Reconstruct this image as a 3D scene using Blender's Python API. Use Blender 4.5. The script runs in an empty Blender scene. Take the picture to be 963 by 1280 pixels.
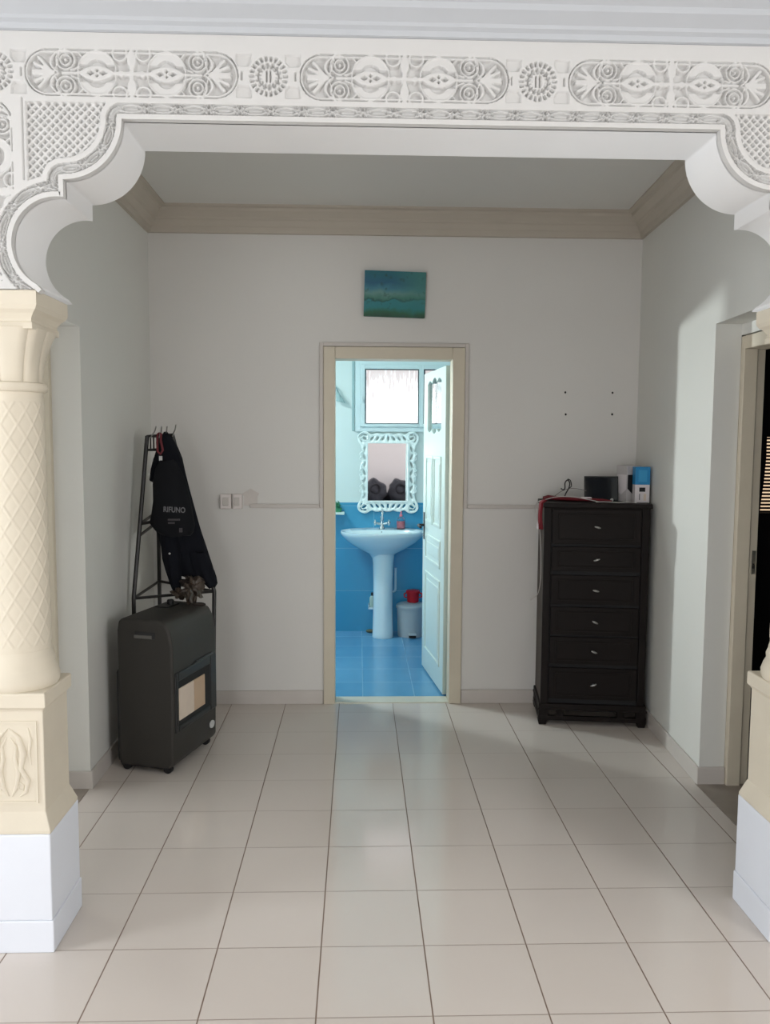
LP = (20, 53, 15, 85, 28, 27); EXPO = 0.0
import bpy, math, random
import numpy as np
from mathutils import Matrix, Vector
random.seed(7); np.random.seed(7)
PI = math.pi
scn = bpy.context.scene
COL = scn.collection

# ------------------------------------------------------------------ camera
F, PITCH, YAW, ROLL, CH = 1040.0, 0.08472636655, 0.03186786136, 0.0057759313, 1.61508
def cam_axes():
    p, yw, r = PITCH, YAW, ROLL
    fwd = Vector((math.sin(yw)*math.cos(p), math.cos(yw)*math.cos(p), -math.sin(p)))
    right = Vector((math.cos(yw), -math.sin(yw), 0)); up = right.cross(fwd)
    c, s = math.cos(r), math.sin(r)
    return c*right+s*up, -s*right+c*up, fwd
CA, CB, CC = cam_axes()
CP = Vector((0, 0, CH))
def ray(x, y): return CA*((x-481.5)/F) - CB*((y-640)/F) + CC
def P(x, y, Y):
    r = ray(x, y); return CP + r*(Y/r.y)
cam = bpy.data.cameras.new('camera'); camo = bpy.data.objects.new('camera', cam); COL.objects.link(camo)
m = Matrix((CA, CB, -CC)).transposed().to_4x4(); m.translation = CP
camo.matrix_world = m
cam.sensor_fit = 'VERTICAL'; cam.sensor_height = 24; cam.lens = 24*F/1280
cam.clip_start = 0.05
scn.camera = camo

# ------------------------------------------------------------------ materials
def lin(c):
    return tuple(((v/255)/12.92 if v/255 <= 0.04045 else ((v/255+0.055)/1.055)**2.4) for v in c)+(1,)
def mat(name, rgb, rough=0.5, metal=0.0, vary=0.04, scale=6, bump=0.0, bscale=60, spec=0.5, trans=0.0, alpha=None, coat=0.0):
    m = bpy.data.materials.new(name); m.use_nodes = True
    nt = m.node_tree; b = nt.nodes['Principled BSDF']
    c = lin(rgb)
    b.inputs['Roughness'].default_value = rough; b.inputs['Metallic'].default_value = metal
    b.inputs['Specular IOR Level'].default_value = spec
    b.inputs['Transmission Weight'].default_value = trans
    b.inputs['Coat Weight'].default_value = coat
    tc = nt.nodes.new('ShaderNodeTexCoord')
    n = nt.nodes.new('ShaderNodeTexNoise'); n.inputs['Scale'].default_value = scale; n.inputs['Detail'].default_value = 5
    nt.links.new(tc.outputs['Object'], n.inputs['Vector'])
    mx = nt.nodes.new('ShaderNodeMix'); mx.data_type = 'RGBA'
    mx.inputs['A'].default_value = tuple(max(0, v*(1-vary*2)) for v in c[:3])+(1,)
    mx.inputs['B'].default_value = tuple(min(1, v*(1+vary*2)) for v in c[:3])+(1,)
    nt.links.new(n.outputs['Fac'], mx.inputs['Factor'])
    nt.links.new(mx.outputs['Result'], b.inputs['Base Color'])
    if bump:
        n2 = nt.nodes.new('ShaderNodeTexNoise'); n2.inputs['Scale'].default_value = bscale; n2.inputs['Detail'].default_value = 3
        nt.links.new(tc.outputs['Object'], n2.inputs['Vector'])
        bp = nt.nodes.new('ShaderNodeBump'); bp.inputs['Strength'].default_value = bump; bp.inputs['Distance'].default_value = 0.004
        nt.links.new(n2.outputs['Fac'], bp.inputs['Height']); nt.links.new(bp.outputs['Normal'], b.inputs['Normal'])
    return m
def mnode(nt, op, a, b=None, clamp=False):
    n = nt.nodes.new('ShaderNodeMath'); n.operation = op; n.use_clamp = clamp
    for i, v in enumerate((a, b)):
        if v is None: continue
        if isinstance(v, (int, float)): n.inputs[i].default_value = v
        else: nt.links.new(v, n.inputs[i])
    return n.outputs[0]
def tile_mat(name, axes, off, size, ca, cb, grout, gw=(0.006, 0.006), gs=(1, 1), rough=0.15, cloud=None, spec=0.5):
    """square tiles from object coordinates; axes picks two of X,Y,Z"""
    m = bpy.data.materials.new(name); m.use_nodes = True
    nt = m.node_tree; b = nt.nodes['Principled BSDF']
    tc = nt.nodes.new('ShaderNodeTexCoord'); sp = nt.nodes.new('ShaderNodeSeparateXYZ')
    nt.links.new(tc.outputs['Object'], sp.inputs[0])
    masks = []; cells = []
    for k in (0, 1):
        t = mnode(nt, 'DIVIDE', mnode(nt, 'SUBTRACT', sp.outputs[axes[k]], off[k]), size[k])
        fr = mnode(nt, 'FRACT', t); cells.append(mnode(nt, 'FLOOR', t))
        d = mnode(nt, 'MINIMUM', fr, mnode(nt, 'SUBTRACT', 1.0, fr))
        w = gw[k]/size[k]
        mk = mnode(nt, 'SUBTRACT', 1.0, mnode(nt, 'DIVIDE', d, w/2), True)
        masks.append(mnode(nt, 'MULTIPLY', mnode(nt, 'MULTIPLY', mk, 2.0, True), gs[k]))
    mask = mnode(nt, 'MAXIMUM', masks[0], masks[1])
    cv = nt.nodes.new('ShaderNodeCombineXYZ'); nt.links.new(cells[0], cv.inputs[0]); nt.links.new(cells[1], cv.inputs[1])
    wn = nt.nodes.new('ShaderNodeTexWhiteNoise'); wn.noise_dimensions = '3D'; nt.links.new(cv.outputs[0], wn.inputs['Vector'])
    nz = nt.nodes.new('ShaderNodeTexNoise'); nz.inputs['Scale'].default_value = cloud or 2.5; nz.inputs['Detail'].default_value = 6
    nt.links.new(tc.outputs['Object'], nz.inputs['Vector'])
    mix0 = mnode(nt, 'ADD', mnode(nt, 'MULTIPLY', wn.outputs['Value'], 0.4), mnode(nt, 'MULTIPLY', nz.outputs['Fac'], 0.6))
    m1 = nt.nodes.new('ShaderNodeMix'); m1.data_type = 'RGBA'; m1.inputs['A'].default_value = lin(ca); m1.inputs['B'].default_value = lin(cb)
    nt.links.new(mix0, m1.inputs['Factor'])
    m2 = nt.nodes.new('ShaderNodeMix'); m2.data_type = 'RGBA'; m2.inputs['B'].default_value = lin(grout)
    nt.links.new(m1.outputs['Result'], m2.inputs['A']); nt.links.new(mask, m2.inputs['Factor'])
    nt.links.new(m2.outputs['Result'], b.inputs['Base Color'])
    r = mnode(nt, 'ADD', mnode(nt, 'MULTIPLY', mask, 0.5), mnode(nt, 'ADD', rough-0.03, mnode(nt, 'MULTIPLY', nz.outputs['Fac'], 0.06)))
    nt.links.new(r, b.inputs['Roughness']); b.inputs['Specular IOR Level'].default_value = spec
    bp = nt.nodes.new('ShaderNodeBump'); bp.inputs['Strength'].default_value = 0.5; bp.inputs['Distance'].default_value = 0.002
    nt.links.new(mnode(nt, 'SUBTRACT', 1.0, mask), bp.inputs['Height']); nt.links.new(bp.outputs['Normal'], b.inputs['Normal'])
    return m
def emit(name, rgb, strength):
    m = bpy.data.materials.new(name); m.use_nodes = True; nt = m.node_tree
    b = nt.nodes['Principled BSDF']; b.inputs['Base Color'].default_value = lin(rgb)
    b.inputs['Emission Color'].default_value = lin(rgb); b.inputs['Emission Strength'].default_value = strength
    return m

M = {}
M['wall'] = mat('wall_paint', (214, 212, 208), 0.75, vary=0.012, scale=2.2, bump=0.12, bscale=35)
M['wall_side'] = mat('side_wall_paint', (215, 215, 210), 0.7, vary=0.012, scale=2.2, bump=0.12, bscale=35)
M['wall_front'] = mat('front_wall_paint', (224, 221, 222), 0.75, vary=0.012, scale=2)
M['dark_room'] = mat('dark_room_shade', (26, 20, 18), 0.8)  # shade of the unlit side room put into a near-black wall colour
M['ceiling'] = mat('ceiling_paint', (215, 214, 210), 0.85, vary=0.012, scale=2)
M['cornice'] = mat('cornice_plaster', (186, 178, 166), 0.8, vary=0.03, scale=5)
M['front_cornice'] = mat('front_cornice_plaster', (186, 189, 193), 0.8, vary=0.01)
M['base'] = mat('baseboard_paint', (196, 190, 184), 0.55, vary=0.03, scale=9)
M['plaster'] = mat('carved_white_plaster', (206, 205, 203), 0.75, vary=0.01, scale=8)
M['soffit'] = mat('smooth_white_plaster', (238, 238, 238), 0.7, vary=0.012, scale=4)
M['stone'] = mat('cream_stone', (211, 202, 184), 0.7, vary=0.035, scale=7, bump=0.1, bscale=40)
M['plinth'] = mat('white_plinth_paint', (222, 226, 234), 0.6, vary=0.015, scale=6)
M['cream'] = mat('cream_door_paint', (204, 195, 176), 0.45, vary=0.03, scale=8)
M['trunk'] = mat('cable_trunking_plastic', (196, 190, 184), 0.5, vary=0.01)
M['switch'] = mat('switch_plastic', (216, 208, 204), 0.4, vary=0.01)
M['white'] = mat('white_gloss_paint', (206, 220, 214), 0.3, vary=0.01)
M['bwall'] = mat('bathroom_wall_paint', (216, 228, 226), 0.6, vary=0.015, scale=3)
M['mirror_white'] = mat('mirror_frame_white', (236, 246, 244), 0.35, vary=0.01)
M['pvc'] = mat('window_frame_pvc', (214, 230, 232), 0.35, vary=0.01)
M['ceramic'] = mat('white_ceramic', (218, 234, 238), 0.12, vary=0.005, coat=0.3)
M['chrome'] = mat('chrome', (205, 210, 214), 0.12, 1.0, vary=0.0)
M['steel'] = mat('brushed_steel', (190, 190, 188), 0.3, 1.0, vary=0.02)
M['iron'] = mat('black_painted_iron', (28, 25, 24), 0.45, vary=0.05)
M['heater'] = mat('dark_grey_enamel', (52, 50, 47), 0.5, spec=0.3, vary=0.04, scale=5)
M['black'] = mat('black_plastic', (17, 17, 19), 0.35, vary=0.05)
M['soft_black'] = mat('matt_black', (20, 20, 22), 0.75, vary=0.08)
M['radiant'] = mat('ceramic_radiant_plate', (214, 198, 182), 0.7, vary=0.03, scale=20)
M['navy'] = mat('dark_navy_cloth', (16, 18, 25), 0.92, vary=0.12, scale=14, bump=0.3, bscale=180, spec=0.2)
M['bag'] = mat('black_bag_cloth', (18, 19, 23), 0.85, vary=0.1, scale=14, bump=0.2, bscale=200, spec=0.2)
M['print'] = mat('grey_print', (108, 108, 112), 0.7, vary=0.03)
M['print_dim'] = mat('dim_print', (62, 58, 62), 0.7, vary=0.05)
M['redcloth'] = mat('dark_red_cloth', (110, 14, 28), 0.8, vary=0.15, scale=30, bump=0.3, bscale=150)
M['redlan'] = mat('red_ribbon', (104, 34, 42), 0.7, vary=0.15, scale=40)
M['reflash'] = mat('pale_clip', (190, 190, 190), 0.3)
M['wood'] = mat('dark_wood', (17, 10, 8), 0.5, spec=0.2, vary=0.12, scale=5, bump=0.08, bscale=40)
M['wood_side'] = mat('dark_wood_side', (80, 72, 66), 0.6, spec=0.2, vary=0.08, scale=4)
M['cardboard'] = mat('grey_white_carton', (186, 182, 182), 0.6, vary=0.02)
M['cardwhite'] = mat('white_carton', (214, 208, 210), 0.5, vary=0.02)
M['blue'] = mat('bright_blue_print', (24, 128, 184), 0.4, vary=0.05, scale=20)
M['blued'] = mat('deep_blue_print', (18, 92, 160), 0.4)
M['cablew'] = mat('white_cable', (205, 200, 196), 0.5)
M['cableb'] = mat('black_cable', (30, 26, 26), 0.5)
M['binp'] = mat('grey_bin_plastic', (164, 172, 176), 0.4, vary=0.02)
M['redp'] = mat('red_plastic', (182, 16, 24), 0.25, vary=0.03)
M['pink'] = mat('pink_soap', (232, 130, 142), 0.3, vary=0.15, scale=60)
M['green'] = mat('green_leaves', (58, 136, 98), 0.6, vary=0.2, scale=30)
M['brownbag'] = mat('crumpled_brown_plastic', (66, 55, 46), 0.3, vary=0.35, scale=28, bump=0.6, bscale=60)
M['darkbrown'] = mat('dark_brown_cloth', (38, 28, 24), 0.85, vary=0.2)
M['cushion'] = mat('dark_grey_fleece', (58, 60, 68), 0.9, vary=0.2, scale=14, bump=0.4, bscale=60)
M['cushion_ring'] = mat('charcoal_fleece', (34, 35, 42), 0.9, vary=0.1)
M['sofa'] = mat('charcoal_sofa_fabric', (48, 50, 58), 0.9, vary=0.1)
M['threshold'] = mat('brown_grey_marble', (142, 132, 122), 0.3, vary=0.12, scale=12)
M['sill'] = mat('cream_marble', (206, 204, 190), 0.3, vary=0.06, scale=12)
M['hole'] = mat('hole_black', (30, 28, 26), 0.9)
M['slat'] = mat('shutter_slat', (70, 52, 44), 0.6)
M['canvas'] = mat('canvas_edge', (40, 96, 100), 0.8)
M['floor'] = tile_mat('cream_floor_tiles', (0, 1), (-0.1154, 2.213), (0.33, 0.33), (204, 195, 187), (213, 205, 198), (116, 94, 78), gw=(0.0055, 0.005), gs=(0.95, 0.6), rough=0.12, spec=0.5)
M['bfloor'] = tile_mat('blue_floor_tiles', (0, 1), (0.03, 5.15), (0.33, 0.33), (70, 134, 176), (112, 168, 204), (150, 190, 212), gw=(0.006, 0.006), gs=(0.55, 0.45), rough=0.2, cloud=5, spec=0.5)
M['btile'] = tile_mat('blue_wall_tiles', (0, 2), (0.13, -0.012), (0.5, 0.362), (58, 146, 186), (76, 160, 198), (130, 182, 205), gw=(0.005, 0.005), gs=(0.6, 0.7), rough=0.18, cloud=2)
M['btile_side'] = tile_mat('blue_side_tiles', (1, 2), (0.13, -0.012), (0.5, 0.362), (58, 146, 186), (76, 160, 198), (130, 182, 205), gw=(0.005, 0.005), gs=(0.6, 0.7), rough=0.18, cloud=2)
def glass(name, tint=(0.9, 0.97, 0.97), rough=0.0):
    m = bpy.data.materials.new(name); m.use_nodes = True; b = m.node_tree.nodes['Principled BSDF']
    b.inputs['Base Color'].default_value = tint+(1,); b.inputs['Roughness'].default_value = rough
    b.inputs['Transmission Weight'].default_value = 1; b.inputs['IOR'].default_value = 1.45
    return m
M['glass'] = glass('clear_glass'); M['tinted'] = glass('bottle_plastic', (0.85, 0.93, 0.95), 0.1)
mm = bpy.data.materials.new('mirror_silver'); mm.use_nodes = True; bb = mm.node_tree.nodes['Principled BSDF']
bb.inputs['Base Color'].default_value = (0.9, 0.88, 0.9, 1); bb.inputs['Metallic'].default_value = 1; bb.inputs['Roughness'].default_value = 0.02
M['mirror'] = mm
# textured window glass glowing with daylight
def window_glow(name, strength):
    m = bpy.data.materials.new(name); m.use_nodes = True; nt = m.node_tree; b = nt.nodes['Principled BSDF']
    tc = nt.nodes.new('ShaderNodeTexCoord'); mp = nt.nodes.new('ShaderNodeMapping'); mp.inputs['Scale'].default_value = (70, 1, 9)
    nt.links.new(tc.outputs['Object'], mp.inputs['Vector'])
    n = nt.nodes.new('ShaderNodeTexNoise'); n.inputs['Scale'].default_value = 1; n.inputs['Detail'].default_value = 3
    nt.links.new(mp.outputs[0], n.inputs['Vector'])
    sp = nt.nodes.new('ShaderNodeSeparateXYZ'); nt.links.new(tc.outputs['Object'], sp.inputs[0])
    zz = mnode(nt, 'SUBTRACT', 1.0, mnode(nt, 'DIVIDE', mnode(nt, 'SUBTRACT', sp.outputs[2], 0.06), 0.45), True)
    f = mnode(nt, 'MULTIPLY', mnode(nt, 'ADD', mnode(nt, 'SUBTRACT', n.outputs['Fac'], 0.58), mnode(nt, 'MULTIPLY', zz, 0.5)), 4.0, True)
    mx = nt.nodes.new('ShaderNodeMix'); mx.data_type = 'RGBA'; mx.inputs['A'].default_value = (0.50, 0.44, 0.44, 1); mx.inputs['B'].default_value = (1.5, 1.45, 1.5, 1)
    nt.links.new(f, mx.inputs['Factor']); nt.links.new(mx.outputs['Result'], b.inputs['Emission Color'])
    b.inputs['Base Color'].default_value = (0.3, 0.3, 0.3, 1)
    b.inputs['Emission Strength'].default_value = strength
    return m
M['wglow'] = window_glow('textured_bright_glass', 1.3)
M['sky'] = emit('daylit_pane', (235, 242, 250), 2.0)
M['shutterlight'] = emit('daylight_behind_shutter', (235, 205, 170), 1.0)

# ------------------------------------------------------------------ mesh builder
ROOTM = {}
def rootmat(o):
    while o is not None and o.parent is not None: o = o.parent
    return ROOTM.get(o.name, Matrix.Identity(4)) if o is not None else Matrix.Identity(4)
class MB:
    def __init__(s): s.v = []; s.f = []
    def add(s, vs, fs):
        n = len(s.v); s.v += [tuple(v) for v in vs]; s.f += [tuple(i+n for i in f) for f in fs]; return s
    def box(s, x0, x1, y0, y1, z0, z1, rot=0, piv=None):
        vs = [(x, y, z) for z in (z0, z1) for y in (y0, y1) for x in (x0, x1)]
        if rot:
            c = piv or ((x0+x1)/2, (y0+y1)/2); ca, sa = math.cos(rot), math.sin(rot)
            vs = [(c[0]+(x-c[0])*ca-(y-c[1])*sa, c[1]+(x-c[0])*sa+(y-c[1])*ca, z) for x, y, z in vs]
        return s.add(vs, [(0,2,3,1),(4,5,7,6),(0,1,5,4),(2,6,7,3),(0,4,6,2),(1,3,7,5)])
    def frame(s, x0, x1, z0, z1, y0, y1, w, wb=None, wt=None, wr=None, axis='y'):
        """rectangular frame whose members butt without overlapping"""
        wb = w if wb is None else wb; wt = w if wt is None else wt; wr = w if wr is None else wr
        for q in ((x0, x0+w, z0, z1), (x1-wr, x1, z0, z1), (x0+w, x1-wr, z0, z0+wb), (x0+w, x1-wr, z1-wt, z1)):
            if q[3]-q[2] <= 0: continue
            if axis == 'y': s.box(q[0], q[1], y0, y1, q[2], q[3])
            else: s.box(y0, y1, q[0], q[1], q[2], q[3])
        return s
    def obox(s, c, ax, ay, az):
        """box from centre and three half-axis vectors"""
        c, ax, ay, az = map(Vector, (c, ax, ay, az))
        vs = [c+ax*i+ay*j+az*k for k in (-1, 1) for j in (-1, 1) for i in (-1, 1)]
        return s.add(vs, [(0,2,3,1),(4,5,7,6),(0,1,5,4),(2,6,7,3),(0,4,6,2),(1,3,7,5)])
    def rings(s, rs, cap=True, closed=False):
        n = len(rs[0]); vs = [p for r in rs for p in r]; fs = []
        m_ = len(rs)
        for k in range(m_-1 if not closed else m_):
            a, b = k*n, ((k+1) % m_)*n
            for i in range(n):
                j = (i+1) % n; fs.append((a+i, a+j, b+j, b+i))
        if cap and not closed: fs += [tuple(range(n))[::-1], tuple(range((m_-1)*n, m_*n))]
        return s.add(vs, fs)
    def tube(s, pts, r, n=8, closed=False):
        pts = [Vector(p) for p in pts]; rs = []; up = None
        for i, p in enumerate(pts):
            a = pts[i-1] if (i > 0 or closed) else p; b = pts[(i+1) % len(pts)] if (i < len(pts)-1 or closed) else p
            t = (b-a).normalized()
            if up is None: up = t.orthogonal().normalized()
            up = (up-t*up.dot(t)); up = up.normalized() if up.length > 1e-6 else t.orthogonal().normalized()
            w = t.cross(up); rr = r[i] if isinstance(r, (list, tuple)) else r
            rs.append([p+(up*math.cos(2*PI*k/n)+w*math.sin(2*PI*k/n))*rr for k in range(n)])
        return s.rings(rs, closed=closed)
    def lathe(s, prof, cx=0, cy=0, n=32, sx=1, sy=1):
        rs = [[(cx+r*sx*math.cos(2*PI*k/n), cy+r*sy*math.sin(2*PI*k/n), z) for k in range(n)] for r, z in prof]
        return s.rings(rs)
    def prism(s, poly, axis, a0, a1):
        def q(p, a):
            if axis == 'z': return (p[0], p[1], a)
            if axis == 'y': return (p[0], a, p[1])
            return (a, p[0], p[1])
        return s.rings([[q(p, a0) for p in poly], [q(p, a1) for p in poly]])
    def ball(s, c, rx, ry=None, rz=None, n=16, m=10, f=None):
        ry = ry or rx; rz = rz or rx; rs = []
        for i in range(m+1):
            t = PI*max(0.02, min(0.98, i/m)); ring = []
            for k in range(n):
                a = 2*PI*k/n; d = (math.sin(t)*math.cos(a), math.sin(t)*math.sin(a), -math.cos(t)); q = f(d) if f else 1
                ring.append((c[0]+rx*d[0]*q, c[1]+ry*d[1]*q, c[2]+rz*d[2]*q))
            rs.append(ring)
        return s.rings(rs)
    def build(s, name, material, parent=None, world=True, bevel=0, smooth=None, sub=0, seg=2):
        vs = s.v
        if parent is not None and world:
            inv = rootmat(parent).inverted(); vs = [tuple(inv @ Vector(v)) for v in vs]
        me = bpy.data.meshes.new(name); me.from_pydata(vs, [], s.f); me.update()
        o = bpy.data.objects.new(name, me); COL.objects.link(o)
        if parent is not None: o.parent = parent
        return finish(o, material, bevel, smooth, sub, seg)
def finish(o, material, bevel=0, smooth=None, sub=0, seg=2):
    import bmesh
    me = o.data
    bm = bmesh.new(); bm.from_mesh(me); bmesh.ops.recalc_face_normals(bm, faces=bm.faces); bm.to_mesh(me); bm.free()
    me.materials.append(M[material] if isinstance(material, str) else material)
    if smooth:
        me.polygons.foreach_set('use_smooth', [True]*len(me.polygons)); me.set_sharp_from_angle(angle=math.radians(smooth))
    if bevel:
        b = o.modifiers.new('bevel', 'BEVEL'); b.width = bevel; b.segments = seg; b.limit_method = 'ANGLE'; b.angle_limit = math.radians(35)
    if sub:
        b = o.modifiers.new('sub', 'SUBSURF'); b.levels = sub; b.render_levels = sub
    return o
def plate(name, outer, holes, origin, ux, uz, thick, material, parent=None, bevel=0):
    """flat plate with holes: 2-D outlines placed on axes ux, uz, solid thickness along their cross product"""
    cu = bpy.data.curves.new('tmp', 'CURVE'); cu.dimensions = '2D'; cu.fill_mode = 'BOTH'; cu.extrude = thick/2
    cu.bevel_depth = bevel; cu.bevel_resolution = 1; cu.offset = -bevel
    for pts in [outer]+holes:
        sp = cu.splines.new('POLY'); sp.points.add(len(pts)-1)
        for i, p in enumerate(pts): sp.points[i].co = (p[0], p[1], 0, 1)
        sp.use_cyclic_u = True
    t = bpy.data.objects.new('tmp', cu); COL.objects.link(t)
    bpy.context.view_layer.update()
    me = bpy.data.meshes.new_from_object(t.evaluated_get(bpy.context.evaluated_depsgraph_get()))
    bpy.data.objects.remove(t); me.name = name
    ux, uz, og = Vector(ux), Vector(uz), Vector(origin); uy = ux.cross(uz)
    mt = Matrix((ux, uz, uy)).transposed().to_4x4(); mt.translation = og
    if parent is not None: mt = rootmat(parent).inverted() @ mt
    me.transform(mt); me.materials.clear()
    o = bpy.data.objects.new(name, me); COL.objects.link(o)
    if parent is not None: o.parent = parent
    return finish(o, material)
def struct(o): o['kind'] = 'structure'; return o
def tag(o, label, cat, group=None):
    o['label'] = label; o['category'] = cat
    if group: o['group'] = group
    return o
def thing(name, label, cat, loc=(0, 0, 0), rz=0, group=None, kind=None):
    o = bpy.data.objects.new(name, None); COL.objects.link(o); o.empty_display_size = 0.1
    o.location = loc; o.rotation_euler = (0, 0, rz)
    ROOTM[o.name] = Matrix.Translation(loc) @ Matrix.Rotation(rz, 4, 'Z')
    if kind: o['kind'] = kind
    if label: tag(o, label, cat, group)
    return o

# ------------------------------------------------------------------ key sizes
XC = 0.19                       # centre line of the arch
YF, YB = 2.53, 2.80             # front and back of the arch wall
XL, YW, ZC = -1.24, 5.03, 2.96  # inner room: left wall, back wall, ceiling
def xr(y): return 1.62+0.056*(y-3.785)
DX0, DX1, DZ = -0.142, 0.560, 2.103   # bathroom doorway
BY = 7.0                        # bathroom back wall

# ------------------------------------------------------------------ setting
struct(MB().box(-3.1, 4.0, -2.4, 5.03, -0.1, 0).build('floor', 'floor'))
struct(MB().box(-2.2, 1.1, 5.15, 7.1, -0.1, 0).build('floor', 'bfloor'))
struct(MB().box(DX0, DX1, 5.03, 5.15, -0.1, 0.006).build('trim_7', 'sill', bevel=0.002))
struct(MB().box(-1.46, XL-0.005, 2.95, 3.785, -0.02, 0.003).build('trim_8', 'threshold'))
struct(MB().prism([(1.60, 2.95), (1.84, 2.95), (1.84, 3.785), (1.605, 3.785)], 'z', -0.02, 0.003).build('trim_9', 'threshold'))
# inner room walls
bw = MB()
bw.box(-3.0, DX0-0.07, YW, 5.15, 0, 3.05).box(DX1+0.075, 1.86, YW, 5.15, 0, 3.05).box(DX0-0.07, DX1+0.075, YW, 5.15, DZ+0.075, 3.05)
struct(bw.build('wall_back', 'wall'))
lw = MB(); lw.box(XL-0.13, XL, 3.785, YW, 0, 3.05).box(XL-0.13, XL, 2.95, 3.785, 2.115, 3.05).box(XL-0.13, XL, YB, 2.95, 0, 3.05)
struct(lw.build('wall_left', 'wall_side'))
rw = MB()
rw.prism([(xr(3.785), 3.785), (1.74, 3.785), (1.84, YW), (xr(YW), YW)], 'z', 0, 3.05)
rw.prism([(xr(2.95), 2.95), (1.74, 2.95), (1.74, 3.785), (xr(3.785), 3.785)], 'z', 2.155, 3.05)
rw.box(1.74, 1.84, 2.95, 3.785, 2.105, 3.05)
rw.prism([(xr(YB), YB), (1.74, YB), (1.74, 2.95), (xr(2.95), 2.95)], 'z', 0, 3.05)
struct(rw.build('wall_right', 'wall_side'))
struct(MB().box(-3.0, 1.95, YB-0.1, YW, ZC, ZC+0.1).build('ceiling', 'ceiling'))
# cornice round the inner room
prof = [(-0.01, 2.822), (.02, 2.824), (.026, 2.856), (.034, 2.862), (.052, 2.888), (.06, 2.892), (.064, 2.904), (.098, 2.930), (.104, 2.945), (.13, 2.950), (.132, 2.97), (-0.01, 2.97)]
def rect(d): return [(XL+d, YB+d), (xr(YB)-d, YB+d), (xr(YW)-d, YW-d), (XL+d, YW-d)]
rs = [[(*rect(d)[k], z) for d, z in prof] for k in range(4)]
struct(MB().rings(rs, closed=True).build('trim_1', 'cornice'))
# baseboards
struct(MB().box(XL, DX0-0.073, YW-0.012, YW, 0, 0.085).build('baseboard_back', 'base', bevel=0.003))
struct(MB().box(DX1+0.078, xr(YW), YW-0.012, YW, 0, 0.085).build('baseboard_back', 'base', bevel=0.003))
struct(MB().box(XL, XL+0.012, 3.785, YW, 0, 0.085).box(XL-0.13, XL+0.012, 3.773, 3.785, 0, 0.085).build('baseboard_left', 'base', bevel=0.003))
struct(MB().prism([(xr(3.785)-.012, 3.773), (1.74, 3.773), (1.74, 3.785), (xr(3.785), 3.785), (xr(YW), YW), (xr(YW)-.012, YW)], 'z', 0, 0.085).build('baseboard_right', 'base', bevel=0.003))
# front room shell
struct(MB().box(-2.8, -2.7, -2.4, 1.45, 0, 2.95).box(-2.8, -2.7, 2.08, 2.8, 0, 2.95).box(-2.8, -2.7, 1.45, 2.08, 0, 0.55).box(-2.8, -2.7, 1.45, 2.08, 2.35, 2.95).build('wall_front_left', 'wall_front'))
struct(MB().box(3.1, 3.2, -2.4, -1.2, 0, 2.95).box(3.1, 3.2, .6, 2.8, 0, 2.95).box(3.1, 3.2, -1.2, .6, 0, .8).box(3.1, 3.2, -1.2, .6, 2.3, 2.95).build('wall_front_right', 'wall_front'))
struct(MB().box(-2.8, -2.3, -2.4, -2.3, 0, 2.95).box(-0.5, 3.2, -2.4, -2.3, 0, 2.95).box(-2.3, -0.5, -2.4, -2.3, 2.4, 2.95).box(-2.3, -0.5, -2.4, -2.3, 0, 0.3).build('wall_behind', 'wall_front'))
struct(MB().box(-2.8, 3.2, -2.4, YF+0.05, 2.93, 3.0).build('ceiling', 'ceiling'))
struct(MB().box(-2.8, XC-1.44, YF+0.012, YB, 0, 2.99).build('wall_beside_arch_left', 'plaster'))
struct(MB().box(XC+1.44, 3.2, YF+0.012, YB, 0, 2.99).build('wall_beside_arch_right', 'plaster'))
fc = [(YF, 2.785), (YF-.012, 2.786), (YF-.016, 2.80), (YF-.03, 2.806), (YF-.034, 2.815), (YF-.075, 2.835), (YF-.08, 2.85), (YF-.15, 2.885), (YF-.155, 2.90), (YF-.19, 2.905), (YF-.19, 2.94), (YF+0.02, 2.94), (YF+0.02, 2.785)]
struct(MB().prism(fc, 'x', -2.7, 3.1).build('trim_2', 'front_cornice'))

def window(name, x, y0, y1, z0, z1, pane, axis='x', frame='pvc', mull=1, hand=0.03):
    w = thing(name, None, None, ((x, (y0+y1)/2, z0) if axis == 'x' else ((y0+y1)/2, x, z0)), kind='structure')
    def bx(mb, a0, a1, b0, b1, c0, c1): return mb.box(a0, a1, b0, b1, c0, c1) if axis == 'x' else mb.box(b0, b1, a0, a1, c0, c1)
    fr = MB()
    fr.frame(y0, y1, z0, z1, x-hand, x+hand, .05, axis=('x' if axis == 'x' else 'y'))
    for k in range(1, mull+1):
        c = y0+(y1-y0)*k/(mull+1); bx(fr, x-hand*.8, x+hand*.8, c-.03, c+.03, z0+.05, z1-.05)
    fr.build('window_frame', frame, w, bevel=0.004)
    bx(MB(), x-.004, x+.004, y0+.04, y1-.04, z0+.04, z1-.04).build('pane', pane, w)
    return w
window('window_3', -2.76, 1.45, 2.08, 0.55, 2.35, 'sky', mull=0)
window('window_6', 3.16, -1.2, 0.6, 0.8, 2.3, 'sky')
window('window_4', -2.36, -2.3, -0.5, 0.3, 2.4, 'sky', axis='y')

# left side room
struct(MB().box(-3.1, -3.0, YB, 5.15, 0, 3.05).build('wall_side_room_left', 'wall_side'))
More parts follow.
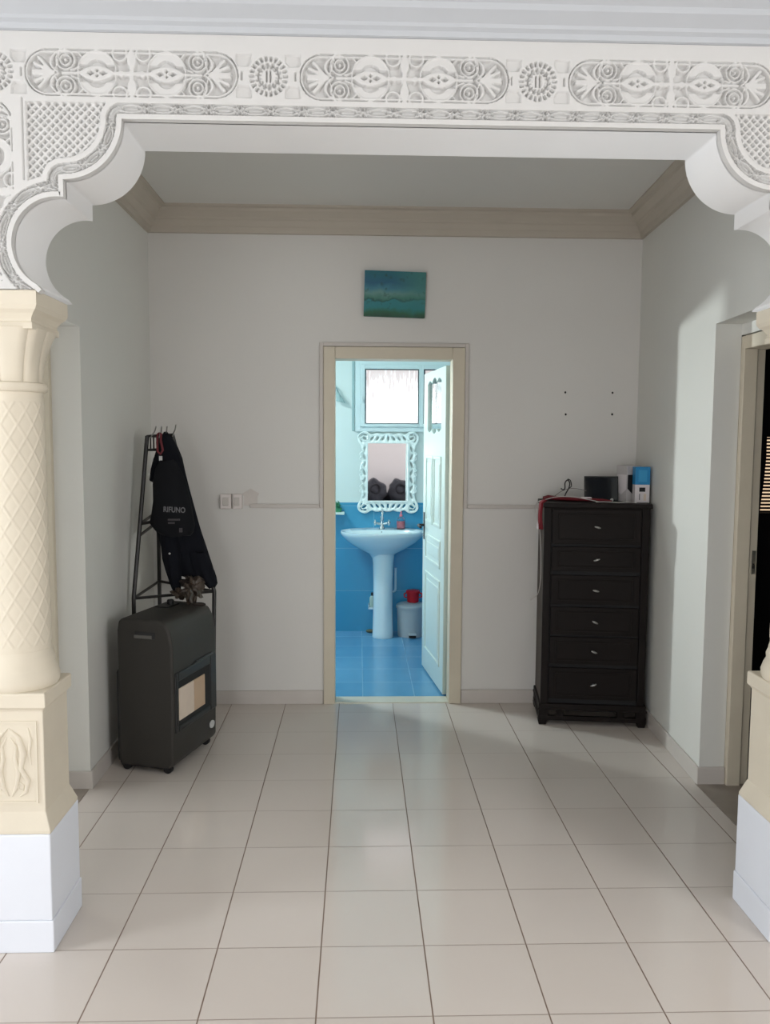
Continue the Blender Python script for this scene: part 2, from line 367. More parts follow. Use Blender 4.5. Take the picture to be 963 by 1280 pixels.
# right side room (dark) with rolling shutter
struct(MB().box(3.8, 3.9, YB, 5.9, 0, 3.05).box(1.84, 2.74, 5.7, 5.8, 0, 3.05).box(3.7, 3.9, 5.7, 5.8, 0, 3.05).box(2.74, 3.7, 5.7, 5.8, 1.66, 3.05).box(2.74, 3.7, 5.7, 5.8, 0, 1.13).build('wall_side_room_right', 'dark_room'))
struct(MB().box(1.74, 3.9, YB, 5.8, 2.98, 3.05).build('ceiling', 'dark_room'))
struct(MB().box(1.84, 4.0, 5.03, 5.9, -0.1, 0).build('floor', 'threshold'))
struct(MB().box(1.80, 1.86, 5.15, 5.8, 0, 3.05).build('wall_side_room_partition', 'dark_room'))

# ------------------------------------------------------------------ bathroom shell
struct(MB().box(-2.2, 1.1, BY, BY+.1, 1.10, 1.70).box(-2.2, -0.03, BY, BY+.1, 1.70, 2.29).box(1.0, 1.1, BY, BY+.1, 1.70, 2.29).box(-2.2, 1.1, BY, BY+.1, 2.29, 2.7).build('wall_bathroom_back', 'bwall'))
struct(MB().box(-2.2, 1.1, BY-.008, BY+.1, 0, 1.10).build('wall_bathroom_back_tiles', 'btile'))
struct(MB().box(1.0, 1.1, 5.15, BY, 1.10, 2.7).build('wall_bathroom_right', 'bwall'))
struct(MB().box(0.992, 1.1, 5.15, BY, 0, 1.10).build('wall_bathroom_right_tiles', 'btile_side'))
struct(MB().box(-2.2, -2.1, 5.15, 6.45, 1.10, 2.7).box(-2.2, -2.1, 6.9, BY, 1.10, 2.7).box(-2.2, -2.1, 6.45, 6.9, 2.1, 2.7).box(-2.2, -2.1, 6.45, 6.9, 1.1, 1.6).build('wall_bathroom_left', 'bwall'))
struct(MB().box(-2.2, -2.092, 5.15, BY, 0, 1.10).build('wall_bathroom_left_tiles', 'btile_side'))
struct(MB().box(-2.2, 1.1, 5.15, BY+.1, 2.65, 2.75).build('ceiling', 'bwall'))
struct(MB().box(-2.1, DX0-.075, 5.15, 5.155, 0, 2.65).box(DX1+.08, 1.0, 5.15, 5.155, 0, 2.65).box(DX0-.075, DX1+.08, 5.15, 5.155, DZ+.08, 2.65).build('wall_bathroom_front', 'bwall'))
window('window_2', -2.14, 6.45, 6.9, 1.6, 2.1, 'sky', mull=0)
# window over the mirror: outer frame, two sashes
w1 = thing('window_1', None, None, (0.48, BY, 1.70), kind='structure')
fr = MB()
fr.frame(-.03, 1.0, 1.695, 2.29, BY-.03, BY+.03, .042, .04, .045, .04)
fr.build('window_frame', 'pvc', w1, bevel=0.003)
for (a, b, kind) in ((.012, .515, 0), (.515, .96, 1)):
    s_ = MB()
    iw = .045 if kind == 0 else .03
    s_.frame(a, b, 1.735, 2.245, BY-.045, BY-.005, iw-.005, .028, .035, .022)
    so = s_.build('sash', 'pvc', w1, bevel=0.003)
    gk = MB(); x0, x1, z0, z1 = a+iw-.008, b-.018, 1.762, 2.212
    gw_ = .012
    gk.frame(x0, x1, z0, z1, BY-.049, BY-.02, gw_, .006, .008, .006)
    gk.build('gasket', mat('gasket_rubber', (70, 88, 92), 0.6) if kind == 0 else mat('gasket_dark', (24, 44, 62), 0.6), so)
    MB().box(x0+.003, x1-.003, BY-.018, BY-.012, z0+.003, z1-.003).build('pane', 'wglow', so)
MB().box(.02, .03, BY-.07, BY-.045, 1.945, 1.965).box(.016, .034, BY-.078, BY-.07, 1.925, 1.985).build('window_handle', 'pvc', w1, bevel=0.002)
# conduit left of the window
tag(MB().box(-.058, -.036, BY-.012, BY, 1.70, 2.30).build('cable_conduit', mat('conduit_plastic', (158, 184, 186), 0.5), bevel=0.003), 'thin vertical grey conduit just left of the bathroom window', 'conduit')

# ------------------------------------------------------------------ bathroom door frame and leaf
df = MB()
df.frame(DX0-.07, DX1+.075, 0, DZ+.072, YW-.018, 5.15, .07, 0, .072, .075)
struct(df.build('trim_3', 'cream', bevel=0.004))
lh, lf = Vector((0.556, 5.165, 0)), Vector((0.478, 5.88, 0))
ld = (lf-lh).normalized(); LW = (lf-lh).length; ln = Vector((0, 0, 1)).cross(ld)   # ln points towards -X side
dth = math.atan2(ld.y, ld.x)
dr = thing('door_1', None, None, tuple(lh), dth, kind='structure')
def ogee(x0, x1, z0, z1, n=10):
    pts = []
    def edge(zb, s):   # scalloped top/bottom
        w = x1-x0; out = []
        for k in range(n*3+1):
            t = k/(n*3); x = x0+w*t
            a = abs(math.sin(t*PI*3))*0.022 if not (1/3 < t < 2/3) else (0.012+abs(math.sin(t*PI*3))*0.022)
            out.append((x, zb+s*a))
        return out
    return edge(z0, -1)+edge(z1, 1)[::-1]
hole = ogee(0.13, LW-.13, 1.70, 2.0)
plate('door_leaf', [(0, .012), (LW, .012), (LW, DZ-.02), (0, DZ-.02)], [hole], tuple(lh), tuple(ld), (0, 0, 1), 0.036, 'white', dr, bevel=0.002)
MB().box(.10, LW-.10, -.004, .004, 1.62, 2.08).build('pane', 'glass', dr, world=False)
def panel(x0, x1, z0, z1, side):
    mb = MB(); y = side*0.018; t = .02
    mb.frame(x0, x1, z0, z1, min(y-side*.003, y+side*.010), max(y-side*.003, y+side*.010), t)
    mb.box(x0+.05, x1-.05, min(y-side*.003, y+side*.007), max(y-side*.003, y+side*.007), z0+.05, z1-.05)
    mb.build('door_panel', 'white', dr, world=False, bevel=0.004)
for sd in (1, -1):
    for q in ((.11, LW-.11, .16, .72), (.11, LW-.11, .80, .98), (.11, LW/2-.02, 1.06, 1.52), (LW/2+.02, LW-.11, 1.06, 1.52)): panel(*q, sd)
hd = MB(); hd.box(LW-.075, LW-.035, .018, .024, .93, 1.12); hd.tube([(LW-.055, .02, 1.03), (LW-.055, .06, 1.03), (LW-.075, .068, 1.03), (LW-.17, .068, 1.025)], .009, 10)
hd.box(LW-.075, LW-.035, -.024, -.018, .93, 1.12); hd.tube([(LW-.055, -.02, 1.03), (LW-.055, -.06, 1.03), (LW-.075, -.068, 1.03), (LW-.17, -.068, 1.025)], .009, 10)
hd.build('door_handle', 'iron', dr, world=False)

# cable trunking round the bathroom door
zt = 1.225
tk = MB(); tk.box(-.655, DX0-.095, YW-.014, YW, zt-.014, zt+.010).frame(DX0-.094, DX1+.099, zt-.014, 2.20, YW-.014, YW, .023, 0, .023).box(DX1+.100, 1.40, YW-.014, YW, zt-.014, zt+.010)
tag(tk.build('cable_trunking', 'trunk', bevel=0.003), 'slim plastic cable trunking along the back wall and around the bathroom door frame', 'trunking')
sw = thing('wall_switch', 'pale double wall switch at the left end of the cable trunking', 'switch', (-.765, YW, 1.25))
MB().box(-.83, -.765, YW-.03, YW, 1.205, 1.295).build('switch_box', 'switch', sw, bevel=0.004)
MB().box(-.815, -.780, YW-.036, YW-.029, 1.225, 1.275).build('rocker', 'trunk', sw, bevel=0.003)
MB().box(-.755, -.70, YW-.03, YW, 1.205, 1.295).build('switch_box', 'switch', sw, bevel=0.004)
MB().box(-.745, -.715, YW-.036, YW-.029, 1.225, 1.275).build('rocker', 'trunk', sw, bevel=0.003)
jb = MB(); 
jb.box(-.69, -.61, YW-.004, YW, 1.225, 1.30)
jb.prism([(-.70+.045*math.cos(a)*(1+.25*math.sin(3*a))+.05, 1.285+.035*math.sin(a)*(1+.2*math.cos(4*a))) for a in [k*PI/8 for k in range(16)]], 'y', YW-.005, YW)
tag(jb.build('plaster_patch', mat('pinkish_filler', (204, 198, 193), 0.9, vary=0.04, scale=20)), 'rough pinkish filler patch on the wall right of the switch', 'plaster patch')
for k, (x, y, lab) in enumerate(((707, 490.5, 'upper left of four dark drill holes in the back wall'), (766, 491, 'upper right of four dark drill holes in the back wall'), (707.5, 518, 'lower left of four dark drill holes in the back wall'), (765.5, 518, 'lower right of four dark drill holes in the back wall'))):
    p = P(x, y, YW)
    tag(MB().ball((p.x, YW-.001, p.z), .006, .003, .007, 10, 6).build('drill_hole', 'hole'), lab, 'drill hole', 'drill holes above the dresser')
# painting
pm = bpy.data.materials.new('painted_landscape'); pm.use_nodes = True; nt = pm.node_tree; b = nt.nodes['Principled BSDF']; b.inputs['Roughness'].default_value = .55
tc = nt.nodes.new('ShaderNodeTexCoord'); sp = nt.nodes.new('ShaderNodeSeparateXYZ'); nt.links.new(tc.outputs['Object'], sp.inputs[0])
nz = nt.nodes.new('ShaderNodeTexNoise'); nz.inputs['Scale'].default_value = 14; nz.inputs['Detail'].default_value = 5; nt.links.new(tc.outputs['Object'], nz.inputs['Vector'])
zz = mnode(nt, 'ADD', mnode(nt, 'DIVIDE', sp.outputs[2], 0.262), mnode(nt, 'MULTIPLY', mnode(nt, 'SUBTRACT', nz.outputs['Fac'], 0.5), 0.28))
rp = nt.nodes.new('ShaderNodeValToRGB'); el = rp.color_ramp.elements
el[0].position = 0.0; el[0].color = lin((24, 70, 50)); el[1].position = 1.0; el[1].color = lin((20, 100, 112))
for p_, c_ in ((.10, (30, 92, 66)), (.2, (28, 118, 122)), (.34, (34, 120, 128)), (.37, (20, 84, 80)), (.40, (52, 112, 100)), (.52, (92, 138, 132)), (.62, (56, 120, 136)), (.75, (20, 88, 116))):
    e = el.new(p_); e.color = lin(c_)
nt.links.new(zz, rp.inputs[0])
mx = nt.nodes.new('ShaderNodeMix'); mx.data_type = 'RGBA'; mx.inputs['B'].default_value = lin((60, 124, 116))
f_ = mnode(nt, 'MULTIPLY', mnode(nt, 'MULTIPLY', mnode(nt, 'ADD', sp.outputs[0], 0.02), 6.0, True), mnode(nt, 'MULTIPLY', mnode(nt, 'ADD', sp.outputs[2], -0.04), 8.0, True))
nt.links.new(mnode(nt, 'MULTIPLY', f_, 0.75), mx.inputs['Factor']); nt.links.new(rp.outputs[0], mx.inputs['A'])
n2 = nt.nodes.new('ShaderNodeTexNoise'); n2.inputs['Scale'].default_value = 26; nt.links.new(tc.outputs['Object'], n2.inputs['Vector'])
m3 = nt.nodes.new('ShaderNodeMix'); m3.data_type = 'RGBA'; m3.inputs['B'].default_value = lin((24, 74, 66)); nt.links.new(mx.outputs['Result'], m3.inputs['A'])
nt.links.new(mnode(nt, 'MULTIPLY', mnode(nt, 'SUBTRACT', n2.outputs['Fac'], 0.60), 6.0, True), m3.inputs['Factor']); nt.links.new(m3.outputs['Result'], b.inputs['Base Color'])
pt = thing('painting', 'small unframed teal landscape canvas hanging above the bathroom door', 'painting', (0.21, YW-.026, 2.48))
MB().box(-.18, .18, -.009, .022, -.131, .131).build('canvas_stretcher', 'canvas', pt, world=False, bevel=0.002)
pf = MB().box(-.181, .181, -.0125, -.0085, -.132, .132).build('painted_face', pm, pt, world=False)
pf.data.transform(Matrix.Translation((0, 0, .132))); pf.location = (0, 0, -.132)
pt.rotation_euler = (math.radians(3), math.radians(1.4), 0)

# ------------------------------------------------------------------ arch
R1, R2 = .173, .135; C1 = (1.056, 2.545); C2 = (1.075, 2.188); ZS = 2.545
def half_outline():
    pts = [(C1[0]-R1, ZS)]
    for k in range(1, 25):
        a = PI+PI/2*k/24; pts.append((C1[0]+R1*math.cos(a), C1[1]+R1*math.sin(a)))
    z2 = C2[1]+math.sqrt(R2**2-(C1[0]-C2[0])**2)
    pts.append((C1[0], z2))
    a0 = math.atan2(z2-C2[1], C1[0]-C2[0]); a1 = math.radians(-61)
    for k in range(1, 41):
        a = a0+(a1-a0)*k/40; pts.append((C2[0]+R2*math.cos(a), C2[1]+R2*math.sin(a)))
    pts.append((1.127, 2.055))
    return pts
HO = half_outline()
outl = [(XC-u, z) for u, z in HO][::-1]+[(XC+u, z) for u, z in HO]
arch = thing('carved_arch', 'white carved plaster lobed arch spanning between the two cream columns', 'arch', (XC, YF, 2.055))
bodyp = outl+[(XC+1.44, 2.055), (XC+1.44, 2.99), (XC-1.44, 2.99), (XC-1.44, 2.055)]
plate('arch_body', bodyp, [], (0, (YF+.024+YB)/2, 0), (1, 0, 0), (0, 0, 1), YB-YF-.024, 'soffit', arch)
# rim that follows the opening
off = []
N = len(outl)
for i, p in enumerate(outl):
    a = Vector(outl[max(0, i-1)]); c = Vector(outl[min(N-1, i+1)]); p = Vector(p)
    d1 = (p-a).normalized() if i > 0 else (c-p).normalized(); d2 = (c-p).normalized() if i < N-1 else d1
    n1 = Vector((-d1.y, d1.x)); n2 = Vector((-d2.y, d2.x)); nn = (n1+n2).normalized(); k = 1/max(.5, nn.dot(n1))
    off.append(p+nn*0.0135*k)
rim = MB()
rs = [[(p[0], YF-.001, p[1]), (p[0], YF+.03, p[1]), (q[0], YF+.03, q[1]), (q[0], YF-.001, q[1])] for p, q in zip(outl, off)]
rim.rings(rs).build('arch_rim', 'plaster', arch)
# carved face: a relief sheet
ST = 0.0022
gx = np.arange(XC-1.345, XC+1.345, ST); gz = np.arange(2.056, 2.786, ST)
X, Z = np.meshgrid(gx, gz); U = np.abs(X-XC)
ho = np.array([(0, ZS)]+HO[:-1])
D = np.full(X.shape, 9.0); S = np.zeros(X.shape); acc = 0
for i in range(len(ho)-1):
    a, c = ho[i], ho[i+1]; L = np.hypot(*(c-a)); t = np.clip(((U-a[0])*(c[0]-a[0])+(Z-a[1])*(c[1]-a[1]))/L**2, 0, 1)
    d = np.hypot(U-a[0]-t*(c[0]-a[0]), Z-a[1]-t*(c[1]-a[1])); k = d < D; D = np.where(k, d, D); S = np.where(k, acc+t*L, S); acc += L
sq1 = np.sqrt(np.clip(R1**2-(U-C1[0])**2, 0, None)); sq2 = np.sqrt(np.clip(R2**2-(U-C2[0])**2, 0, None))
op = np.where(U < C1[0]-R1, Z < ZS, np.where(U < C1[0], Z < C1[1]-sq1, (U < C2[0]+R2) & (Z < C2[1]+sq2) & ((Z > C2[1]-sq2) | (U < 1.14))))
D = np.where(op, -D, D)
def sm(e, w=0.0022): return np.clip(0.5-e/w, 0, 1)          # 1 inside (e<0), 0 outside
def seg(p, q, ax, ay, bx_, by):
    L2 = (bx_-ax)**2+(by-ay)**2; t = np.clip(((p-ax)*(bx_-ax)+(q-ay)*(by-ay))/L2, 0, 1)
    return np.hypot(p-ax-t*(bx_-ax), q-ay-t*(by-ay))
def cartouche(p, q, L=.307, Hh=.064):
    """raised (1) / cut (0) pattern of the long round-ended panel"""
    P_, Q = np.abs(p), np.abs(q)
    st = np.hypot(np.clip(P_-(L-Hh), 0, None), Q)-Hh          # stadium distance
    ins = st < -0.003
    r = np.zeros(p.shape)
    def A(e, lvl=1.0):
        nonlocal r
        r = np.maximum(r, sm(e)*lvl)
    boat = lambda cx, l, h: Q-h*(1-((P_-cx)/l)**2)             # pointed oval
    # centre cross with four lobes
    A(np.minimum(P_-.008, 9)); A(np.hypot(P_-.0, (Q-.038)*.55)-.014)
    A(np.abs(np.hypot(P_-.034, Q-.056)-.020)-.004); A(np.abs(np.hypot(P_-.030, Q-.0)-.0)-.010)
    # boat with the crescents round it
    A(np.where((P_ > .045) & (P_ < .155), boat(.10, .056, .022), 9))
    A(seg(P_, Q, 0, 0, .06, 0)-.006); A(seg(P_, Q, .15, 0, .20, 0)-.004)
    cr = np.hypot(P_-.10, Q-.008); A(np.where((Q > .024-.2*np.abs(P_-.10)*0) & (cr > .030) & (cr < .052), -.01, 9), .85)
    A(np.abs(cr-.054)-.003)
    # rings with spirals
    for rr, w_ in ((.026, .003), (.0145, .003)): A(np.abs(np.hypot(P_-.190, Q-.036)-rr)-w_)
    A(np.hypot(P_-.190, Q-.036)-.005)
    A(seg(P_, Q, .15, .016, .175, .008)-.003); A(seg(P_, Q, .155, .060, .142, .045)-.003)
    # strap and fan
    A(np.abs(P_-(.232-.25*(Q-.03)**2/.03*3))-.005); A(np.abs(P_-(.222-.3*Q))-.0025)
    for an in (0, 24, 48): 
        a = math.radians(an); A(seg(P_, Q, .232, .004, .232+.050*math.cos(a), .004+.050*math.sin(a))-.0055)
    A(np.hypot(P_-.230, Q)-.010); A(np.abs(st+.0055)-.0035)
    # cuts inside the boat and fan
    cut = np.maximum.reduce([sm(np.abs(P_-.082)/1.6+Q-.006), sm(np.abs(P_-.100)/1.0+np.abs(Q-.007)-.004), sm(np.abs(P_-.118)/1.6+Q-.006)])
    r = r*(1-cut)
    return r, st
def rosette(p, q, Rr=.060):
    rr = np.hypot(p, q); th = np.arctan2(q, p)
    r = sm(np.abs(rr-.0585)-.0035)
    spoke = (np.abs(((th*22/(2*PI)) % 1)-.5) < .24)
    r = np.maximum(r, np.where((rr > .042) & (rr < .057), np.where(spoke, 1, 0), 0))
    r = np.maximum(r, sm(np.abs(rr-.040)-.003))
    sp2 = np.abs(((th*14/(2*PI)+.3) % 1)-.5) < .27
    r = np.maximum(r, np.where((rr > .022) & (rr < .038), np.where(sp2 & (np.abs(rr-.030) > .0018), 1, 0), 0))
    r = np.maximum(r, sm(np.abs(rr-.020)-.0028)); r = np.maximum(r, np.where((rr < .018), np.where(np.abs(np.abs(p)-.006) > .0025, 1, 0), 0))
    return r, rr-Rr
H = np.ones(X.shape); REG = np.zeros(X.shape, int)       # H: 1 raised .. 0 cut
ZF = 2.672
for i, cx in enumerate((-1.451, -.661, .131, .921, 1.711)):
    r, st = cartouche(X-cx, Z-ZF); k = (st < 0) & (U < 1.33); H[k] = r[k]; REG[k] = 10+i
    # sunk spandrels between panels
for i, cx in enumerate((-1.056, -.266, .524, 1.314)):
    r, st = rosette(X-cx, Z-ZF); k = (st < 0); H[k] = r[k]; REG[k] = 20+i
    for s_ in (-1, 1):
        px_, pz_ = X-(cx+s_*.072), np.abs(Z-ZF)
        k = (np.abs(px_) < .022) & (pz_ < .060) & (pz_ > .028) & (np.hypot(X-cx, Z-ZF) > .064) & (np.hypot(X-(cx+s_*(.395-.307+.064)), Z-ZF) > .069) & (REG == 0)
        H[k] = .45
        k = (np.abs(X-(cx+s_*.0775)) < .002) & (pz_ < .012) & (REG == 0); H[k] = .3
# vertical panels outside the lattice
for s_ in (-1, 1):
    r, st = cartouche((Z-2.335), X-(XC+s_*1.262), L=.26)
    k = (st < 0) & (D > .055) & (Z < 2.598) & (REG == 0); H[k] = r[k]; REG[k] = 30+(s_ > 0)
# chain border
T = (D-.0305)/.0125; PH = S/.090*2*PI
band = (np.abs(T) < 1.15) & (D > 0) & (U < 1.262)
lens = np.abs(np.abs(T)-.82*np.abs(np.sin(PH/2)))-.17
xc = (S/.090) % 1
kx = np.minimum(np.abs(xc), np.abs(1-xc))*.090/.0115
cross = np.minimum(np.abs(np.abs(T)-np.abs(kx))-.17, np.abs(np.abs(T)-np.abs(kx-1.3))-.17)
mid = np.minimum(np.abs(T)-.10, 9)
e = np.minimum(lens, np.where(kx < 1.9, cross, np.where(np.abs(xc-.5) < .22, mid, 9)))
r = sm(e, .25); k = band & (REG == 0); H[k] = r[k]; REG[k] = 1
# lattice panels
lat = (D > .062) & (Z < 2.590) & (U < 1.156) & (U > .80) & (Z > 2.36)
pa = ((X+Z)/.0235) % 1; pb = ((X-Z)/.0235) % 1
hole_ = (np.abs(pa-.5) < .29) & (np.abs(pb-.5) < .29)
k = lat; H[k] = np.where(hole_, -.15, .65)[k]; REG[k] = np.where(X < XC, 2, 3)[k]
# fillet line beside lattice
k = (np.abs(U-1.168) < .003) & (Z < 2.60) & (Z > 2.37) & (REG == 0); H[k] = .5
DEP = .018
Yh = YF+(1-H)*DEP
okv = D > .009
def sheet(name, mask_cells, parent):
    ii, jj = np.nonzero(mask_cells)
    W_ = X.shape[1]
    quads = np.stack([ii*W_+jj, ii*W_+jj+1, (ii+1)*W_+jj+1, (ii+1)*W_+jj], 1)
    uq, inv = np.unique(quads.ravel(), return_inverse=True)
    co = np.stack([X.ravel()[uq]-XC, Yh.ravel()[uq]-YF, Z.ravel()[uq]-2.055], 1)
    me = bpy.data.meshes.new(name); me.vertices.add(len(uq)); me.vertices.foreach_set('co', co.ravel())
    nf = len(quads); me.loops.add(nf*4); me.loops.foreach_set('vertex_index', inv.astype(np.int32).ravel())
    me.polygons.add(nf); me.polygons.foreach_set('loop_start', np.arange(0, nf*4, 4, dtype=np.int32)); me.polygons.foreach_set('loop_total', np.full(nf, 4, dtype=np.int32))
    me.update(calc_edges=True); me.validate(); me.materials.append(M['plaster'])
    o = bpy.data.objects.new(name, me); COL.objects.link(o); o.parent = parent; return o
cv_ = okv[:-1, :-1] & okv[1:, :-1] & okv[:-1, 1:] & okv[1:, 1:]
RC = REG[:-1, :-1]
for rid in np.unique(RC[cv_]):
    nm = 'plain_face' if rid == 0 else 'chain_border' if rid == 1 else 'lattice_panel' if rid < 10 else 'scroll_panel' if rid < 20 else 'rosette' if rid < 30 else 'scroll_panel'
    sheet(nm, cv_ & (RC == rid), arch)

# ------------------------------------------------------------------ columns
def column(cx, label, mirror):
    cy = (YF+YB)/2; t = thing('carved_column', label, 'column', (cx, cy, 0), 0, 'carved columns under the arch')
    def bx(mb, h, z0, z1, hy=None): return mb.box(cx-h, cx+h, cy-(hy or h), cy+(hy or h), z0, z1)
    p = MB(); bx(p, .132, 0, .105, .135); bx(p, .128, .105, .385, .132)
    p.build('plinth', 'plinth', t, bevel=0.004)
    q = MB()
    def sq(h, z): return [(cx-h, cy-h, z), (cx+h, cy-h, z), (cx+h, cy+h, z), (cx-h, cy+h, z)]
    q.rings([sq(h, z) for h, z in ((.128, .385), (.128, .395), (.112, .44), (.108, .45), (.108, .772), (.112, .78), (.120, .786), (.120, .828), (.116, .832))])
    q.build('pedestal', 'stone', t, bevel=0.003)
    # carved ornament on the pedestal front and inner side
    for face in ('front',):
        sx = (-1 if mirror else 1)
        def mp(a, z, d):
            return (cx+a, cy-.108-d, z) if face == 'front' else (cx+sx*(.108+d), cy+a, z)
        f_ = MB(); 
        for (a0, a1, z0, z1) in ((-.081, .081, .735, .742), (-.081, .081, .478, .485), (-.088, -.081, .478, .742), (.081, .088, .478, .742)):
            vs = [mp(a, z, d) for d in (-.004, .004) for a, z in ((a0, z0), (a1, z0), (a1, z1), (a0, z1))]
            f_.add(vs, [(0,1,2,3),(4,5,6,7),(0,1,5,4),(1,2,6,5),(2,3,7,6),(3,0,4,7)])
        f_.build('panel_moulding', 'stone', t)
        lf_ = MB()
        if face == 'front':
            for s_ in (-1, 1):
                for (pts, r) in (([(0, .72), (.03, .69), (.045, .64), (.035, .59), (.058, .55), (.05, .515), (.03, .50)], [.002, .009, .012, .009, .008, .007, .003]),
                                 ([(.005, .50), (.02, .53), (.028, .58), (.018, .62), (.022, .66), (.005, .69)], [.003, .008, .009, .007, .006, .002]),
                                 ([(.06, .72), (.068, .68), (.062, .64), (.068, .60)], [.003, .006, .006, .002]),
                                 ([(.03, .545), (.042, .535), (.04, .52), (.028, .522), (.026, .535)], .004)):
                    lf_.tube([mp(s_*a, z, -.001) for a, z in pts], r, 8)
            lf_.build('leaf_carving', 'stone', t, smooth=60)
    # turned base with square-to-round foot
    MB().lathe([(.113, .83), (.118, .84), (.120, .86), (.112, .885), (.104, .90), (.106, .915), (.100, .93), (.096, .95)], cx, cy, 48).build('column_base', 'stone', t, smooth=50)
    # shaft with a raised diamond net
    nz_, na = 330, 168; z0, z1 = .93, 1.765
    zs = np.linspace(z0, z1, nz_); an = np.linspace(0, 2*PI, na, endpoint=False); A_, Zz = np.meshgrid(an, zs)
    a_ = (A_/(2*PI)*12+Zz/.083) % 1; b_ = (A_/(2*PI)*12-Zz/.083) % 1
    dd = np.minimum(np.minimum(a_, 1-a_), np.minimum(b_, 1-b_)); rg = np.clip(1-dd/.085, 0, 1)**.7
    dd2 = np.minimum(np.abs(a_-.2), np.abs(b_-.2)); rg = np.maximum(rg, .0*dd2)
    fade = np.clip((Zz-z0-.035)/.004, 0, 1)*np.clip((z1-.035-Zz)/.004, 0, 1)
    rr = .0945-.003*(Zz-z0)+.0026*rg*fade
    co = np.stack([cx+rr*np.cos(A_), cy+rr*np.sin(A_), Zz], -1)
    sh = MB(); sh.rings([[tuple(v) for v in row] for row in co.tolist()]); sh.build('column_shaft', 'stone', t, smooth=60)
    # capital: ring, fluted bell, square abacus
    MB().lathe([(.094, 1.76), (.103, 1.764), (.107, 1.775), (.103, 1.787), (.094, 1.79)], cx, cy, 48).build('capital_ring', 'stone', t, smooth=50)
    rs = []
    for k in range(15):
        s = k/14; z = 1.785+.165*s; h = .090+.030*s**2.2; ring = []
        for j in range(96):
            a = 2*PI*j/96; c, s2 = math.cos(a), math.sin(a)
            sqr = 1/max(abs(c), abs(s2)); e = .25+.6*s
            fl = abs(math.sin(a*4))**.35
            rad = h*((1-e)+e*min(sqr, 1.22))*(1-.10*(1-fl)*(1-s*.55))
            ring.append((cx+rad*c, cy+rad*s2, z))
        rs.append(ring)
    MB().rings(rs).build('capital_bell', 'stone', t, smooth=40)
    ab = MB(); ab.rings([sq(h, z) for h, z in ((.112, 1.945), (.112, 1.962), (.108, 1.967), (.108, 1.976), (.117, 1.990), (.128, 2.000), (.134, 2.012), (.134, 2.052), (.131, 2.055))])
    ab.build('abacus', 'stone', t)
    return t
column(XC-1.278, 'cream carved stone column with diamond net shaft at the left side of the arch', False)
column(XC+1.278, 'cream carved stone column at the right side of the arch, mostly out of frame', True)

# ------------------------------------------------------------------ side doorways
fl_ = MB(); fl_.frame(2.93, 3.84, 0, 2.13, -1.45, -1.37, .05, 0, .06, .085, axis='x')
struct(fl_.build('trim_4', 'cream', bevel=0.004))
d5 = MB(); d5.frame(2.92, 3.86, 0, 2.10, 1.742, 1.805, .05, 0, .06, .105, axis='x').frame(2.92, 3.86, 0, 2.10, 1.815, 1.85, .05, 0, .06, .085, axis='x')
d5o = struct(d5.build('trim_5', 'cream', bevel=0.003))
gk = MB().box(1.805, 1.815, 3.785, 3.85, 0, 2.04).build('gasket', 'hole', d5o)
MB().box(1.825, 1.843, 3.772, 3.776, 1.01, 1.12).build('strike_plate', 'steel', d5o)
MB().box(1.829, 1.838, 3.770, 3.773, 1.035, 1.06).build('latch_hole', 'hole', d5o)
# open door leaf against the side room's front wall
d2 = thing('door_2', None, None, (1.87, 2.93, 0), kind='structure')
MB().box(1.87, 2.62, 2.90, 2.935, .01, 2.07).build('door_leaf', 'cream', d2, bevel=0.003)
hd = MB(); hd.box(2.53, 2.57, 2.935, 2.941, .95, 1.15); hd.tube([(2.55, 2.94, 1.05), (2.55, 2.985, 1.05), (2.43, 2.99, 1.045)], .009, 8); hd.build('door_handle', 'steel', d2)
ws = thing('window_5', None, None, (3.1, 5.7, 1.08), kind='structure')
MB().box(2.74, 3.7, 5.765, 5.775, 1.13, 1.66).build('pane', 'shutterlight', ws)
sl = MB()
for k in range(22):
    z = 1.132+k*.0243; sl.box(2.74, 3.7, 5.735, 5.745, z, z+.0145)
sl.build('shutter_slats', 'slat', ws)
cur = MB()
rs = []
for k in range(12):
    z = .4+k*.16; ring = []
    for j in range(24):
        a = 2*PI*j/24; ring.append((2.66+.12*math.cos(a)+.02*math.sin(z*5), 5.64+.03*math.sin(a)*(1+.4*math.cos(5*a)), z))
    rs.append(ring)
tag(cur.rings(rs).build('dark_curtain', 'soft_black', smooth=60), 'dark curtain beside the slatted shutter in the right side room', 'curtain')


# ------------------------------------------------------------------ gas heater
HT = math.atan2(.962, .274)
he = thing('gas_heater', 'dark grey portable gas cabinet heater on castors in front of the iron stand', 'heater', (-.962, 4.177, 0), HT)
w = .235
side = [(-.125, .034), (-.146, .06), (-.150, .34), (-.148, .62), (-.136, .70), (-.112, .742), (-.075, .758), (.115, .762), (.138, .745), (.145, .70), (.145, .034)]
MB().prism(side, 'x', -w, w).build('cabinet', 'heater', he, world=False, bevel=0.012, seg=3, smooth=40)
MB().box(-w+.03, w-.03, .13, .178, .03, .50).build('gas_bottle_cover', 'black', he, world=False, bevel=0.02)
fb = MB()
fb.frame(-.215, .222, .205, .500, -.157, -.140, .024, .03, .045, .07)
fb.prism([(-.05, .498), (.20, .498), (.17, .514), (.0, .512)], 'y', -.158, -.142)
g = fb.build('front_grille_frame', 'black', he, world=False, bevel=0.006)
MB().box(-.20, .17, -.152, -.140, .23, .47).build('burner_recess', 'soft_black', g, world=False)
MB().box(-.185, -.035, -.158, -.151, .262, .42).build('radiant_plate', 'radiant', he, world=False, bevel=0.002)
MB().box(-.033, .085, -.158, -.151, .262, .42).build('radiant_plate', mat('aged_radiant_plate', (190, 164, 138), .7), he, world=False, bevel=0.002)
